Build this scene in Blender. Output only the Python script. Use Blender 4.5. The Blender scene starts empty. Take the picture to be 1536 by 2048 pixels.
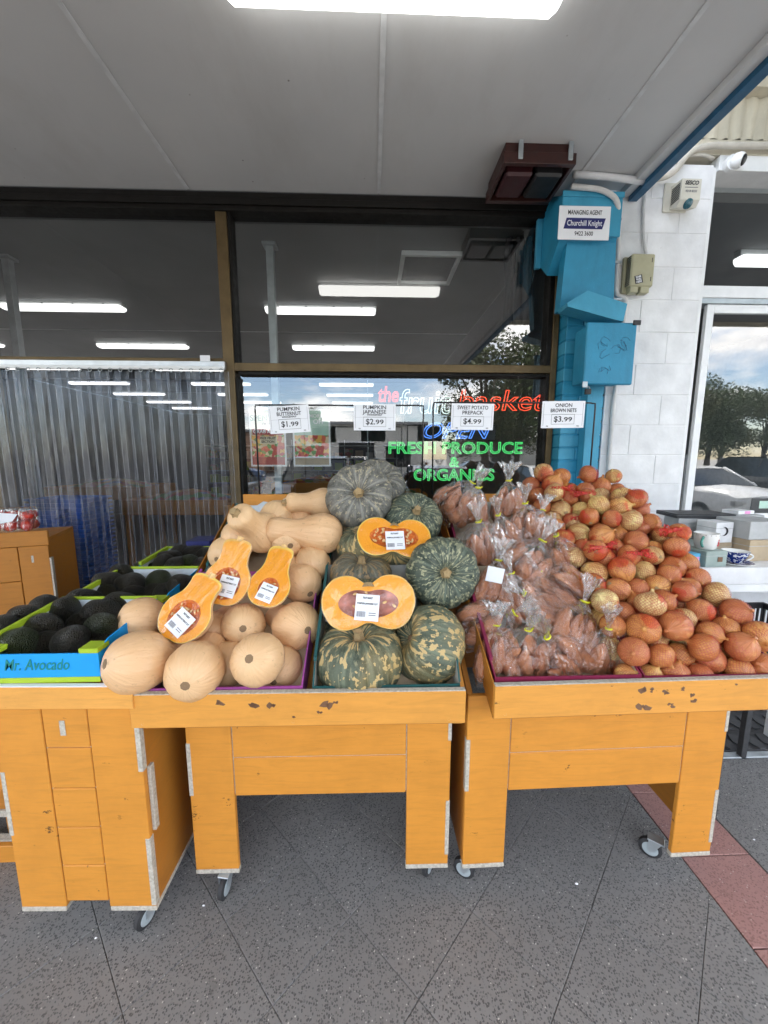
import bpy, bmesh, math, random
import numpy as np
from mathutils import Vector, Matrix, noise as mnoise
R = math.radians
random.seed(7)
sc = bpy.context.scene
COL = sc.collection

# ---------------------------------------------------------------- camera
EYE = 1.57; FPX = 770.0; PITCH = R(8.16); YAW = R(1.89); ROLL = R(.05)
_f = Vector((math.sin(YAW)*math.cos(PITCH), math.cos(YAW)*math.cos(PITCH), -math.sin(PITCH)))
_r = Vector((math.cos(YAW), -math.sin(YAW), 0)); _u = _r.cross(_f)
_r, _u = _r*math.cos(ROLL)+_u*math.sin(ROLL), _u*math.cos(ROLL)-_r*math.sin(ROLL)
cam_d = bpy.data.cameras.new('camera'); cam = bpy.data.objects.new('camera', cam_d); COL.objects.link(cam)
cam.matrix_world = Matrix(((_r.x,_u.x,-_f.x,0),(_r.y,_u.y,-_f.y,0),(_r.z,_u.z,-_f.z,EYE),(0,0,0,1)))
cam_d.sensor_fit = 'VERTICAL'; cam_d.sensor_height = 24; cam_d.lens = 24*FPX/2048
cam_d.clip_start = .02; cam_d.clip_end = 3000
sc.camera = cam
def PX(x, y, Y=None, Z=None, S=None):
    """photo pixel -> point on the plane Y=..., Z=... or the sloping line S=(y0,z0,slope)"""
    d = _f + _r*((x-768)/FPX) - _u*((y-1024)/FPX)
    if Y is not None: t = Y/d.y
    elif Z is not None: t = (Z-EYE)/d.z
    else: t = (S[1]-S[2]*S[0]-EYE)/(d.z-S[2]*d.y)
    return Vector((d.x*t, d.y*t, EYE+d.z*t))

# ---------------------------------------------------------------- world, sun, exposure
SUN_EL, SUN_AZ = R(57), R(152)         # high sun on the street side; the awning keeps the stalls in shade
w = bpy.data.worlds.new('World'); sc.world = w; w.use_nodes = True
nt = w.node_tree; nt.nodes.clear()
sky = nt.nodes.new('ShaderNodeTexSky'); sky.sky_type = 'NISHITA'; sky.sun_disc = False
sky.sun_elevation = SUN_EL; sky.sun_rotation = SUN_AZ; sky.air_density = 1.0; sky.dust_density = .5; sky.ozone_density = 1.5
tc = nt.nodes.new('ShaderNodeTexCoord')
mp = nt.nodes.new('ShaderNodeMapping'); mp.inputs['Scale'].default_value = (1.6, 1.6, 3.6); mp.inputs['Location'].default_value = (3.7, -.6, 1.3)
cn = nt.nodes.new('ShaderNodeTexNoise'); cn.inputs['Scale'].default_value = 2.1; cn.inputs['Detail'].default_value = 9; cn.inputs['Roughness'].default_value = .58
cr = nt.nodes.new('ShaderNodeValToRGB'); cr.color_ramp.elements[0].position = .44; cr.color_ramp.elements[1].position = .565
cn2 = nt.nodes.new('ShaderNodeTexNoise'); cn2.inputs['Scale'].default_value = 5.5; cn2.inputs['Detail'].default_value = 6
cc = nt.nodes.new('ShaderNodeValToRGB'); cc.color_ramp.elements[0].color = (8.2,8.3,8.6,1); cc.color_ramp.elements[1].color = (15.2,14.8,14.2,1)
cc.color_ramp.elements[0].position = .3; cc.color_ramp.elements[1].position = .65
mx = nt.nodes.new('ShaderNodeMixRGB'); bg = nt.nodes.new('ShaderNodeBackground'); ow = nt.nodes.new('ShaderNodeOutputWorld')
L = nt.links.new
L(tc.outputs['Generated'], mp.inputs[0]); L(mp.outputs[0], cn.inputs['Vector']); L(mp.outputs[0], cn2.inputs['Vector'])
L(cn.outputs[0], cr.inputs[0]); L(cn2.outputs[0], cc.inputs[0]); L(cr.outputs[0], mx.inputs[0])
L(sky.outputs[0], mx.inputs[1]); L(cc.outputs[0], mx.inputs[2]); L(mx.outputs[0], bg.inputs[0]); L(bg.outputs[0], ow.inputs[0])
bg.inputs[1].default_value = .15
sd = bpy.data.lights.new('sun', 'SUN'); sd.energy = 4.5; sd.angle = R(.53); sd.color = (1, .95, .88)
so = bpy.data.objects.new('sun', sd); COL.objects.link(so)
_sv = Vector((math.sin(SUN_AZ)*math.cos(SUN_EL), math.cos(SUN_AZ)*math.cos(SUN_EL), math.sin(SUN_EL)))
so.rotation_euler = _sv.to_track_quat('Z', 'Y').to_euler(); so.location = (4, 6, 12)
vs = sc.view_settings; vs.view_transform = 'Standard'; vs.look = 'None'; vs.gamma = 1; vs.use_curve_mapping = False
vs.exposure = 2.17
sc.render.engine = 'CYCLES'; cy = sc.cycles
cy.use_denoising = True
try: cy.denoiser = 'OPENIMAGEDENOISE'
except Exception: pass
cy.max_bounces = 9; cy.diffuse_bounces = 4; cy.glossy_bounces = 4; cy.transmission_bounces = 6; cy.transparent_max_bounces = 40
cy.sample_clamp_indirect = 6; cy.caustics_reflective = False; cy.caustics_refractive = False; cy.use_adaptive_sampling = True; cy.adaptive_threshold = .015

# ---------------------------------------------------------------- node helper and materials
class NT:
    def __init__(s, name):
        s.m = bpy.data.materials.new(name); s.m.use_nodes = True; s.t = s.m.node_tree; s.t.nodes.clear()
        s.out = s.t.nodes.new('ShaderNodeOutputMaterial')
    def n(s, typ, props=None, o=0, **ins):
        nd = s.t.nodes.new('ShaderNode'+typ)
        for k, v in (props or {}).items(): setattr(nd, k, v)
        for k, v in ins.items():
            key = int(k[1:]) if k[0] == 'i' and k[1:].isdigit() else k.replace('_', ' ')
            s.set(nd.inputs[key], v)
        return nd if o is None else nd.outputs[o]
    def set(s, inp, v):
        if isinstance(v, bpy.types.NodeSocket): s.t.links.new(v, inp)
        else:
            if isinstance(v, tuple) and len(v) == 3 and inp.type == 'RGBA': v = v+(1,)
            inp.default_value = v
    def math(s, op, a, b=0.0, c=None, clamp=False):
        k = dict(i0=a, i1=b)
        if c is not None: k['i2'] = c
        return s.n('Math', dict(operation=op, use_clamp=clamp), **k)
    def mix(s, f, a, b, mode='MIX'):
        return s.n('MixRGB', dict(blend_type=mode), i0=f, i1=a, i2=b)
    def ramp(s, f, *stops, interp='LINEAR'):
        nd = s.t.nodes.new('ShaderNodeValToRGB'); cr = nd.color_ramp; cr.interpolation = interp
        while len(cr.elements) < len(stops): cr.elements.new(1)
        for e, (p, c) in zip(cr.elements, stops):
            e.position = p; e.color = (c if isinstance(c, tuple) else (c, c, c))+((1,) if not isinstance(c, tuple) or len(c) == 3 else ())
        s.set(nd.inputs[0], f); return nd.outputs[0]
    def obj(s): return s.n('TexCoord', o=3)
    def pos(s): return s.n('NewGeometry', o=0)
    def rnd(s): return s.n('ObjectInfo', o=None).outputs['Random']
    def noise(s, vec, scale, detail=4, rough=.55, dist=0.0): return s.n('TexNoise', Vector=vec, Scale=scale, Detail=detail, Roughness=rough, Distortion=dist)
    def vmap(s, vec, sc_=(1,1,1), loc=(0,0,0), rot=(0,0,0)): return s.n('Mapping', Vector=vec, Scale=sc_, Location=loc, Rotation=rot)
    def bump(s, h, strength=.3, dist=.002): return s.n('Bump', Height=h, Strength=strength, Distance=dist)
    def fres(s, ior, normal=None):
        bf = s.n('NewGeometry', o=None).outputs['Backfacing']
        k = dict(IOR=s.n('MapRange', Value=bf, To_Min=ior, To_Max=1/ior))
        if normal is not None: k['Normal'] = normal
        return s.n('Fresnel', **k)
    def bsdf(s, base, rough=.5, normal=None, spec=.5, metal=0.0, **kw):
        k = dict(Base_Color=base, Roughness=rough, Metallic=metal); k.update(kw)
        nd = s.n('BsdfPrincipled', o=None, **k)
        nd.inputs['Specular IOR Level'].default_value = spec
        if normal is not None: s.set(nd.inputs['Normal'], normal)
        return nd.outputs[0]
    def end(s, sh): s.t.links.new(sh, s.out.inputs[0]); return s.m

M = {}
def plain(name, col, rough=.5, spec=.5, metal=0.0, var=.12, scale=14, bump=.15, bscale=60):
    t = NT(name); o = t.obj(); nz = t.noise(o, scale, 5)
    lo = tuple(c*(1-var) for c in col); hi = tuple(min(1, c*(1+var)) for c in col)
    b = t.ramp(nz, (.3, lo), (.7, hi))
    M[name] = t.end(t.bsdf(b, t.ramp(t.noise(o, scale*2.3, 3), (.3, rough*.85), (.7, min(1, rough*1.15))), t.bump(t.noise(o, bscale, 3), bump, .001), spec, metal))
def emit(name, col, strength):
    t = NT(name); M[name] = t.end(t.n('Emission', Color=col, Strength=strength))

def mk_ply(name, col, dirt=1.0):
    t = NT(name); o = t.obj()
    g = t.noise(t.vmap(o, (3, 3, 26)), 2.2, 6, .6, 1.0)
    g2 = t.noise(t.vmap(o, (5, 5, 160), (3,1,2)), 3, 3)
    b = t.ramp(g, (.25, tuple(c*.84 for c in col)), (.5, col), (.8, tuple(c*1.09 for c in col)))
    b = t.mix(t.math('MULTIPLY', t.ramp(g2, (.55, 0.0), (.75, 1.0)), .12), b, tuple(c*.6 for c in col))
    blot = t.ramp(t.noise(o, 5.5, 6, .65), (.45, 0.0), (.72, 1.0)); b = t.mix(t.math('MULTIPLY', blot, .42), b, tuple(c*.72 for c in col))
    r = t.math('MULTIPLY', t.rnd(), 40.0)
    chip = t.n('TexNoise', dict(noise_dimensions='4D'), Vector=t.vmap(o, (1,1,1.6)), W=r, Scale=17.0, Detail=6.0, Roughness=.75)
    gate = t.n('TexNoise', dict(noise_dimensions='4D'), Vector=o, W=r, Scale=4.0, Detail=1.0)
    mask = t.math('MULTIPLY', t.ramp(chip, (.63, 0.0), (.65, 1.0)), t.ramp(gate, (.50, 0.0), (.56, 1.0)))
    b = t.mix(t.math('MULTIPLY', mask, .85*dirt), b, (.05, .022, .008))
    M[name] = t.end(t.bsdf(b, t.ramp(g, (.2, .42), (.8, .6)), t.bump(g2, .12, .0006), .4))
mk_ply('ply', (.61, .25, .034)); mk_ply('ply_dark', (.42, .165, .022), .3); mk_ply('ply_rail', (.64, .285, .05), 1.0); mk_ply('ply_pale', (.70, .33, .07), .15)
def mk_edge():
    t = NT('ply_edge'); o = t.obj()
    wv = t.noise(t.vmap(o, (60, 60, 60)), 2.0, 3)
    M['ply_edge'] = t.end(t.bsdf(t.ramp(wv, (.3, (.34,.305,.25)), (.7, (.55,.51,.43))), .75))
mk_edge()

def mk_paver(name, matrix, dark, white, tint):
    t = NT(name); p = t.pos(); q = t.n('VectorMath', dict(operation='ADD'), i0=p, i1=t.n('VectorMath', dict(operation='SCALE'), i0=t.noise(p, 90, 3), Scale=.008))
    v = t.n('TexVoronoi', o=None, Vector=q, Scale=150.0); v2 = t.n('TexVoronoi', o=None, Vector=q, Scale=120.0)
    cell = t.n('SeparateColor', i0=v.outputs['Color']); c2 = t.n('SeparateColor', i0=v2.outputs['Color'])
    chip = t.math('MULTIPLY', t.ramp(v.outputs['Distance'], (.38, 1.0), (.52, 0.0)), t.ramp(cell, (.30, 0.0), (.60, 1.0)))
    b = t.mix(chip, matrix, dark)
    b = t.mix(t.math('MULTIPLY', t.ramp(v2.outputs['Distance'], (.2, 1.0), (.3, 0.0)), t.ramp(c2, (.93, 0.0), (.95, 1.0))), b, white)
    b = t.mix(t.math('MULTIPLY', t.ramp(t.noise(p, 2.2, 5), (.35, 0.0), (.75, 1.0)), .38), b, tuple(c*.55 for c in matrix))
    b = t.mix(t.math('MULTIPLY', t.ramp(t.noise(p, 9, 4, .7), (.62, 0.0), (.72, 1.0)), .35), b, tuple(c*.35 for c in matrix))
    v3 = t.n('TexVoronoi', o=None, Vector=t.n('VectorMath', dict(operation='ADD'), i0=p, i1=t.n('VectorMath', dict(operation='SCALE'), i0=t.noise(p, 30, 2), Scale=.02)), Scale=3.4); c3 = t.n('SeparateColor', i0=v3.outputs['Color'])
    b = t.mix(t.math('MULTIPLY', t.math('MULTIPLY', t.ramp(v3.outputs['Distance'], (.045, 1.0), (.06, 0.0)), t.ramp(c3, (.45, 0.), (.5, 1.))), .55), b, (.05, .05, .048))
    b = t.mix(t.math('MULTIPLY', t.rnd(), .16), b, tint)
    M[name] = t.end(t.bsdf(b, t.ramp(t.noise(p, 25, 3), (.3, .42), (.7, .7)), t.bump(chip, .35, .0012), .4))
mk_paver('paver', (.21, .208, .204), (.070, .071, .073), (.55, .54, .5), (.13, .13, .128))
mk_paver('paver_red', (.36, .20, .18), (.23, .12, .108), (.55, .46, .42), (.26, .14, .125))
plain('grout', (.11, .108, .104), .9)
t = NT('asphalt'); p = t.pos(); M['asphalt'] = t.end(t.bsdf(t.mix(.5, t.ramp(t.noise(p, 160, 3), (.3, .07), (.7, .18)), t.ramp(t.noise(p, .7, 4), (.3, .10), (.7, .15))), .85, t.bump(t.noise(p, 220, 2), .5, .004)))
plain('kerb', (.32, .31, .29), .85); plain('concrete', (.34, .33, .31), .85)
# soffit: painted fibre-cement with specks of grime
t = NT('soffit'); p = t.pos(); b = t.ramp(t.noise(p, 1.3, 5), (.3, (.53,.535,.54)), (.7, (.60,.60,.60)))
spk = t.n('TexVoronoi', o=None, Vector=p, Scale=9.0); sc_ = t.n('SeparateColor', i0=spk.outputs['Color'])
b = t.mix(t.math('MULTIPLY', t.ramp(spk.outputs['Distance'], (.025, 1.0), (.05, 0.0)), t.ramp(sc_, (.55, 0.0), (.62, .8))), b, (.1,.09,.08))
b = t.mix(t.math('MULTIPLY', t.ramp(t.noise(t.vmap(p, (1,.35,1)), 2.6, 6, .7), (.5, 0.), (.72, 1.)), .22), b, (.36, .34, .31))
M['soffit'] = t.end(t.bsdf(b, .55, t.bump(t.noise(p, 7, 4), .2, .004), .35))
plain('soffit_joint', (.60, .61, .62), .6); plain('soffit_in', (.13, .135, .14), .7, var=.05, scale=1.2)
plain('white_paint', (.72, .73, .735), .5, var=.06, scale=5, bump=.3, bscale=90); plain('white_frame', (.78, .79, .79), .35, var=.05)
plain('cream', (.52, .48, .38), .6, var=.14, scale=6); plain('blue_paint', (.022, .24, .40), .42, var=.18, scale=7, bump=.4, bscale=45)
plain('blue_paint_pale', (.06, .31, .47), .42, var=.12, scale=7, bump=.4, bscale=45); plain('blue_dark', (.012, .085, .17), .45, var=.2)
plain('bronze', (.115, .078, .035), .45, metal=.55, var=.25, scale=9); plain('bronze_dark', (.007, .006, .005), .55, spec=.2, var=.3)
plain('aluminium', (.58, .60, .62), .35, metal=.7, var=.1); plain('galv', (.42, .46, .48), .4, metal=.6, var=.15)
plain('black_wire', (.012, .012, .013), .45); plain('black_plastic', (.016, .016, .018), .4); plain('rubber', (.025, .025, .027), .7)
plain('castor_grey', (.36, .41, .43), .45); plain('conduit', (.56, .56, .55), .5, var=.1); plain('conduit_cream', (.50, .47, .41), .55, var=.15)
plain('beige_plastic', (.40, .38, .25), .55, var=.1); plain('cream_plastic', (.60, .58, .50), .5, var=.06); plain('lens_blue', (.02, .10, .13), .25)
plain('maroon', (.032, .008, .006), .4, var=.3, scale=20); plain('maroon_lens', (.035, .006, .008), .45); plain('black_lens', (.01, .010, .011), .45)
plain('paper', (.80, .81, .84), .7, var=.02, bump=.05); plain('ink', (.02, .02, .025), .6); plain('ink_grey', (.16, .16, .18), .6); plain('navy', (.012, .016, .12), .5)
plain('teal_ink', (.0, .20, .19), .5); plain('box_blue', (.0, .30, .74), .5, var=.05); plain('box_lime', (.36, .50, .02), .55, var=.08)
plain('box_inner', (.62, .68, .72), .7, var=.05); plain('kraft', (.42, .33, .22), .85); plain('box_purple', (.32, .06, .27), .55); plain('box_teal', (.012, .085, .085), .6)
plain('box_maroon', (.20, .012, .05), .5); plain('box_grey', (.40, .38, .33), .8); plain('yellow_tie', (.75, .70, .02), .4)
def weathered(name, col, chip, stain, amt=.32):
    t = NT(name); p = t.pos(); o = t.obj(); b = t.ramp(t.noise(p, 7, 5), (.3, tuple(c*.88 for c in col)), (.7, tuple(min(1, c*1.1) for c in col)))
    st = t.ramp(t.noise(t.vmap(p, (9, 9, 1.1)), 1.6, 6, .7), (.52, 0.), (.75, 1.)); b = t.mix(t.math('MULTIPLY', st, amt), b, stain)
    cp = t.ramp(t.noise(p, 34, 6, .7), (.68, 0.), (.70, 1.)); b = t.mix(t.math('MULTIPLY', cp, .7), b, chip)
    M[name] = t.end(t.bsdf(b, .45, t.bump(t.math('ADD', t.noise(p, 55, 4), t.math('MULTIPLY', cp, -.5)), .45, .003), .4))
weathered('blue_paint', (.022, .24, .40), (.10, .36, .50), (.010, .12, .20)); weathered('blue_paint_pale', (.05, .30, .46), (.14, .42, .55), (.015, .16, .26)); weathered('white_paint', (.76, .765, .77), (.60, .60, .59), (.55, .54, .51), .16); weathered('cream', (.52, .48, .38), (.25, .22, .17), (.30, .27, .20))
plain('interior_dark', (.045, .046, .048), .8); plain('interior_floor', (.10, .10, .10), .35); plain('basket_blue', (.02, .12, .46), .4, var=.1)
plain('brown_curtain', (.022, .022, .026), .9); plain('mortar_white', (.70, .71, .71), .8)
plain('gift_grey', (.40, .41, .41), .6); plain('gift_sage', (.30, .37, .34), .6); plain('gift_white', (.74, .75, .76), .5); plain('gift_blue', (.08, .38, .60), .5)
plain('china_white', (.80, .80, .77), .18, var=.02, bump=0); plain('china_teal', (.10, .33, .27), .25); plain('print_red', (.5, .03, .03), .3); plain('print_brown', (.16, .08, .04), .4); plain('pink_print', (.75, .28, .55), .5); plain('black_card', (.02, .022, .025), .5)
plain('tail_red', (.4, .01, .01), .2); plain('car_silver', (.42, .44, .46), .25, metal=.5, var=.02, bump=0); plain('car_white', (.78, .79, .79), .2, var=.02, bump=0); plain('car_black', (.012, .013, .015), .15, var=.02, bump=0); plain('car_blue', (.03, .06, .13), .2, var=.02, bump=0)
plain('car_glass', (.02, .025, .028), .05, var=.02, bump=0); plain('tyre', (.02, .02, .02), .8); plain('rim', (.45, .46, .47), .3, metal=.8)
plain('bark', (.10, .075, .055), .9, bump=.6); plain('house_white', (.62, .60, .56), .7); plain('house_roof', (.30, .30, .30), .6); plain('house_brick', (.36, .22, .15), .85); plain('dark_opening', (.02, .02, .022), .9)
for nm, c in (('leaf_a', (.075, .11, .036)), ('leaf_b', (.105, .12, .045))):
    t = NT(nm); M[nm] = t.end(t.bsdf(t.ramp(t.noise(t.pos(), 1.1, 3), (.3, tuple(x*.6 for x in c)), (.7, tuple(x*1.4 for x in c))), .55))
emit('lamp_white', (1, .985, .96), 3.2); emit('lamp_in', (1, .99, .97), .52); emit('lamp_diffuser', (1, .99, .95), 1.6)
emit('neon_red', (1, .09, .04), .44); emit('neon_white', (.82, 1, .93), .30); emit('neon_blue', (.10, .30, 1), .42); emit('neon_green', (.10, 1, .25), .25)

# clear glass: thin pane, two-surface reflectance
def mk_glass(name, ior, tint, rough=0.0, dirt=0.0):
    t = NT(name)
    fr = t.fres(ior)
    tr = t.n('BsdfTransparent', Color=tint); gl = t.n('BsdfGlossy', Color=(1,1,1), Roughness=rough)
    sh = t.n('MixShader', i0=fr, i1=tr, i2=gl)
    if dirt:
        d = t.math('MULTIPLY', t.ramp(t.noise(t.vmap(t.pos(), (1,1,.5)), 6, 6, .7), (.4, 0.0), (.8, 1.0)), dirt)
        sh = t.n('MixShader', i0=d, i1=sh, i2=t.n('BsdfDiffuse', Color=(.6,.6,.6)))
    M[name] = t.end(sh)
mk_glass('glass', 2.1, (.80, .83, .82), 0, .012); mk_glass('glass_blue', 2.05, (.78, .83, .84), 0, .01)
def mk_film(name, tint, amt, scale, rough, haze, bd=.012, mult=1.9):
    t = NT(name); o = t.obj()
    cr_ = t.noise(t.vmap(o, (1, 1, .45)), scale, 5, .6, 1.2); cr2 = t.n('TexVoronoi', dict(feature='DISTANCE_TO_EDGE'), Vector=t.vmap(o, (1,1,.35)), Scale=scale*.9)
    h = t.math('ADD', cr_, t.math('MULTIPLY', t.ramp(cr2, (0., 0.), (.25, 1.)), .5))
    nrm = t.bump(h, .9, bd)
    fr = t.fres(1.5, nrm)
    f = t.math('ADD', t.math('MULTIPLY', fr, mult), amt, clamp=True)
    sh = t.n('MixShader', i0=f, i1=t.n('BsdfTransparent', Color=tint), i2=t.n('BsdfGlossy', Color=(1,1,1), Roughness=rough, Normal=nrm))
    hz = t.math('MULTIPLY', t.ramp(cr_, (.45, 0.0), (.8, 1.0)), haze)
    sh = t.n('MixShader', i0=hz, i1=sh, i2=t.n('BsdfDiffuse', Color=(.8,.8,.82), Normal=nrm))
    M[name] = t.end(sh)
mk_film('wrap', (.99, .985, .985), .0, 2.0, .04, .0, .014, .95); mk_film('film', (.995, .99, .985), .004, 30, .03, .0, .028); mk_film('film_neck', (.97, .97, .97), .06, 60, .07, .16)
def mk_strip():
    t = NT('pvc_strip'); o = t.obj(); r = t.math('MULTIPLY', t.rnd(), 30.)
    st = t.n('TexNoise', dict(noise_dimensions='4D'), Vector=t.vmap(o, (46, 46, 1.1)), W=r, Scale=1.0, Detail=4.0, Roughness=.6)
    wob = t.n('TexNoise', dict(noise_dimensions='4D'), Vector=t.vmap(o, (9, 9, 2.2)), W=r, Scale=1.0, Detail=3.0)
    nrm = t.bump(t.math('ADD', t.math('MULTIPLY', st, .8), wob), .8, .022)
    fr = t.fres(1.6, nrm)
    sh = t.n('MixShader', i0=t.math('MULTIPLY', fr, .55, clamp=True), i1=t.n('BsdfTransparent', Color=(.80,.82,.86)), i2=t.n('BsdfGlossy', Color=(.95,.97,1), Roughness=.11, Normal=nrm))
    hz = t.math('MULTIPLY', t.ramp(st, (.52, 0.0), (.78, 1.0)), .12)
    ed = NT('pvc_edge'); M['pvc_edge'] = ed.end(ed.n('MixShader', i0=.30, i1=ed.n('BsdfTransparent', Color=(.8,.82,.86)), i2=ed.bsdf((.55,.57,.62), .2)))
    M['pvc_strip'] = t.end(t.n('MixShader', i0=t.math('ADD', hz, .01), i1=sh, i2=t.n('BsdfDiffuse', Color=(.40,.41,.46))))
mk_strip()
def mk_net():
    t = NT('red_net'); uv = t.n('TexCoord', o=2); s = t.n('SeparateXYZ', o=None, i0=uv)
    a = t.math('ADD', s.outputs[0], s.outputs[1]); b = t.math('SUBTRACT', s.outputs[0], s.outputs[1])
    fa = t.math('ABSOLUTE', t.math('SUBTRACT', t.math('FRACT', a), .5)); fb = t.math('ABSOLUTE', t.math('SUBTRACT', t.math('FRACT', b), .5))
    th = t.math('GREATER_THAN', t.math('MAXIMUM', fa, fb), .435)
    M['red_net'] = t.end(t.n('MixShader', i0=th, i1=t.n('BsdfTransparent', Color=(1,1,1)), i2=t.bsdf((.42, .05, .03), .5)))
    t = NT('red_net_dense'); uv = t.n('TexCoord', o=2); s = t.n('SeparateXYZ', o=None, i0=uv)
    a = t.math('ADD', s.outputs[0], s.outputs[1]); b = t.math('SUBTRACT', s.outputs[0], s.outputs[1])
    fa = t.math('ABSOLUTE', t.math('SUBTRACT', t.math('FRACT', a), .5)); fb = t.math('ABSOLUTE', t.math('SUBTRACT', t.math('FRACT', b), .5))
    fade = t.math('MULTIPLY', t.ramp(t.noise(t.obj(), 40, 3), (.45, 0.), (.7, 1.)), .10)
    th = t.math('GREATER_THAN', t.math('ADD', t.math('MAXIMUM', fa, fb), fade), .47)
    M['red_net_dense'] = t.end(t.n('MixShader', i0=th, i1=t.n('BsdfTransparent', Color=(1,.8,.78)), i2=t.bsdf((.60, .03, .02), .45)))
    t = NT('red_net_gather'); o = t.obj()
    th = t.ramp(t.noise(t.vmap(o, (1,1,.4)), 150, 2), (.46, 0.0), (.56, 1.0))
    M['red_net_gather'] = t.end(t.n('MixShader', i0=th, i1=t.n('BsdfTransparent', Color=(1,.85,.85)), i2=t.bsdf((.55, .030, .020), .5)))
mk_net()

# ---------------------------------------------------------------- produce skins
def mk_butternut():
    t = NT('butternut_skin'); o = t.obj(); s = t.n('SeparateXYZ', o=None, i0=o)
    r = t.math('SQRT', t.math('ADD', t.math('MULTIPLY', s.outputs[0], s.outputs[0]), t.math('ADD', t.math('MULTIPLY', s.outputs[1], s.outputs[1]), 1e-6)))
    vec = t.n('CombineXYZ', X=t.math('DIVIDE', s.outputs[0], r), Y=t.math('DIVIDE', s.outputs[1], r), Z=t.math('MULTIPLY', s.outputs[2], .22))
    W = t.math('MULTIPLY', t.rnd(), 25.)
    st = t.n('TexNoise', dict(noise_dimensions='4D'), Vector=vec, W=W, Scale=7.0, Detail=4.0, Roughness=.55)
    big = t.n('TexNoise', dict(noise_dimensions='4D'), Vector=o, W=W, Scale=.9, Detail=4.0)
    b = t.ramp(st, (.3, (.72, .44, .225)), (.7, (.775, .49, .265)))
    b = t.mix(t.math('MULTIPLY', t.ramp(big, (.4, 0.), (.7, 1.)), .45), b, (.74, .41, .20))
    b = t.mix(t.math('MULTIPLY', t.rnd(), .35), b, (.76, .56, .30))
    sc1 = t.n('TexNoise', dict(noise_dimensions='4D'), Vector=o, W=W, Scale=5.0, Detail=5.0, Roughness=.7)
    b = t.mix(t.math('MULTIPLY', t.ramp(sc1, (.60, 0.), (.67, 1.)), .5), b, (.36, .20, .09))
    M['butternut_skin'] = t.end(t.bsdf(b, .40, t.bump(st, .25, .04), .5))
mk_butternut()
plain('scar', (.24, .15, .08), .9, var=.35, scale=90, bump=.6, bscale=200); plain('stem', (.36, .25, .12), .9, var=.3, scale=60, bump=.6, bscale=150); plain('scar_edge', (.17, .10, .05), .9)
def mk_pumpkin(name, dark, mid, pale, streak, blotch, blot_col, ripe=0.0):
    t = NT(name); o = t.obj(); s = t.n('SeparateXYZ', o=None, i0=o); x, y, z = s.outputs[0], s.outputs[1], s.outputs[2]
    r = t.math('SQRT', t.math('ADD', t.math('MULTIPLY', x, x), t.math('ADD', t.math('MULTIPLY', y, y), 1e-6)))
    W = t.math('MULTIPLY', t.rnd(), 25.)
    cx, sy = t.math('DIVIDE', x, r), t.math('DIVIDE', y, r)
    v1 = t.n('CombineXYZ', X=cx, Y=sy, Z=t.math('MULTIPLY', r, .8))
    n1 = t.n('TexNoise', dict(noise_dimensions='4D'), Vector=v1, W=W, Scale=11.0, Detail=6.0, Roughness=.65)
    n2 = t.n('TexNoise', dict(noise_dimensions='4D'), Vector=v1, W=t.math('ADD', W, 7.), Scale=4.5, Detail=5.0, Roughness=.65)
    fine = t.n('TexNoise', dict(noise_dimensions='4D'), Vector=o, W=W, Scale=24.0, Detail=2.0)
    b = t.ramp(n2, (.36, dark), (.60, mid))
    b = t.mix(t.math('MULTIPLY', t.ramp(fine, (.5, 0.), (.66, 1.)), .55), b, mid)
    ang = t.math('ABSOLUTE', t.math('SINE', t.math('MULTIPLY', t.math('ARCTAN2', y, x), 5.0)))
    groove = t.ramp(t.math('ADD', ang, t.math('MULTIPLY', t.math('SUBTRACT', n2, .5), .9)), (.12, 1.), (.38, 0.))
    b = t.mix(t.math('MULTIPLY', groove, .55), b, tuple(min(1, c*1.9) for c in mid))
    b = t.mix(t.math('MULTIPLY', t.ramp(n1, (.545, 0.), (.60, 1.)), streak), b, pale)
    v3 = t.n('CombineXYZ', X=t.math('MULTIPLY', cx, 1.0), Y=sy, Z=t.math('MULTIPLY', z, 1.0))
    n3 = t.n('TexNoise', dict(noise_dimensions='4D'), Vector=v3, W=t.math('ADD', W, 3.), Scale=7.5, Detail=3.0, Roughness=.5)
    b = t.mix(t.math('MULTIPLY', t.ramp(n3, (.555, 0.), (.58, 1.)), blotch), b, blot_col)
    if ripe: b = t.mix(t.math('MULTIPLY', t.ramp(t.noise(o, .9, 2), (.5, 0.), (.75, 1.)), ripe), b, (.46, .27, .05))
    M[name] = t.end(t.bsdf(b, .48, t.bump(t.math('ADD', n1, t.math('MULTIPLY', fine, .3)), .4, .04), .4))
mk_pumpkin('pumpkin_grey', (.060, .060, .050), (.20, .195, .17), (.50, .43, .28), .75, .0, (.5, .4, .2))
mk_pumpkin('pumpkin_green', (.020, .036, .026), (.085, .105, .078), (.52, .50, .30), .75, .30, (.50, .48, .28))
mk_pumpkin('pumpkin_mottle', (.035, .050, .030), (.12, .14, .095), (.42, .38, .22), .45, .95, (.60, .43, .19), .35)
mk_pumpkin('pumpkin_brown', (.055, .055, .038), (.14, .135, .10), (.36, .25, .13), .45, .7, (.34, .22, .10), .3)
def mk_flesh(name, base, rim, deep):
    t = NT(name); uv = t.n('SeparateXYZ', o=None, i0=t.n('TexCoord', o=2)); o = t.obj()
    nz = t.noise(o, 9, 5, .65); u = uv.outputs[0]
    b = t.ramp(u, (0., deep), (.05, deep), (.12, base), (.90, base), (.955, rim), (1., rim))
    b = t.mix(t.math('MULTIPLY', t.ramp(nz, (.35, 0.), (.7, 1.)), .16), b, tuple(min(1, c*f) for c, f in zip(base, (1.05, 1.25, 1.6))))
    M[name] = t.end(t.bsdf(b, .32, t.bump(nz, .3, .02), .5))
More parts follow.
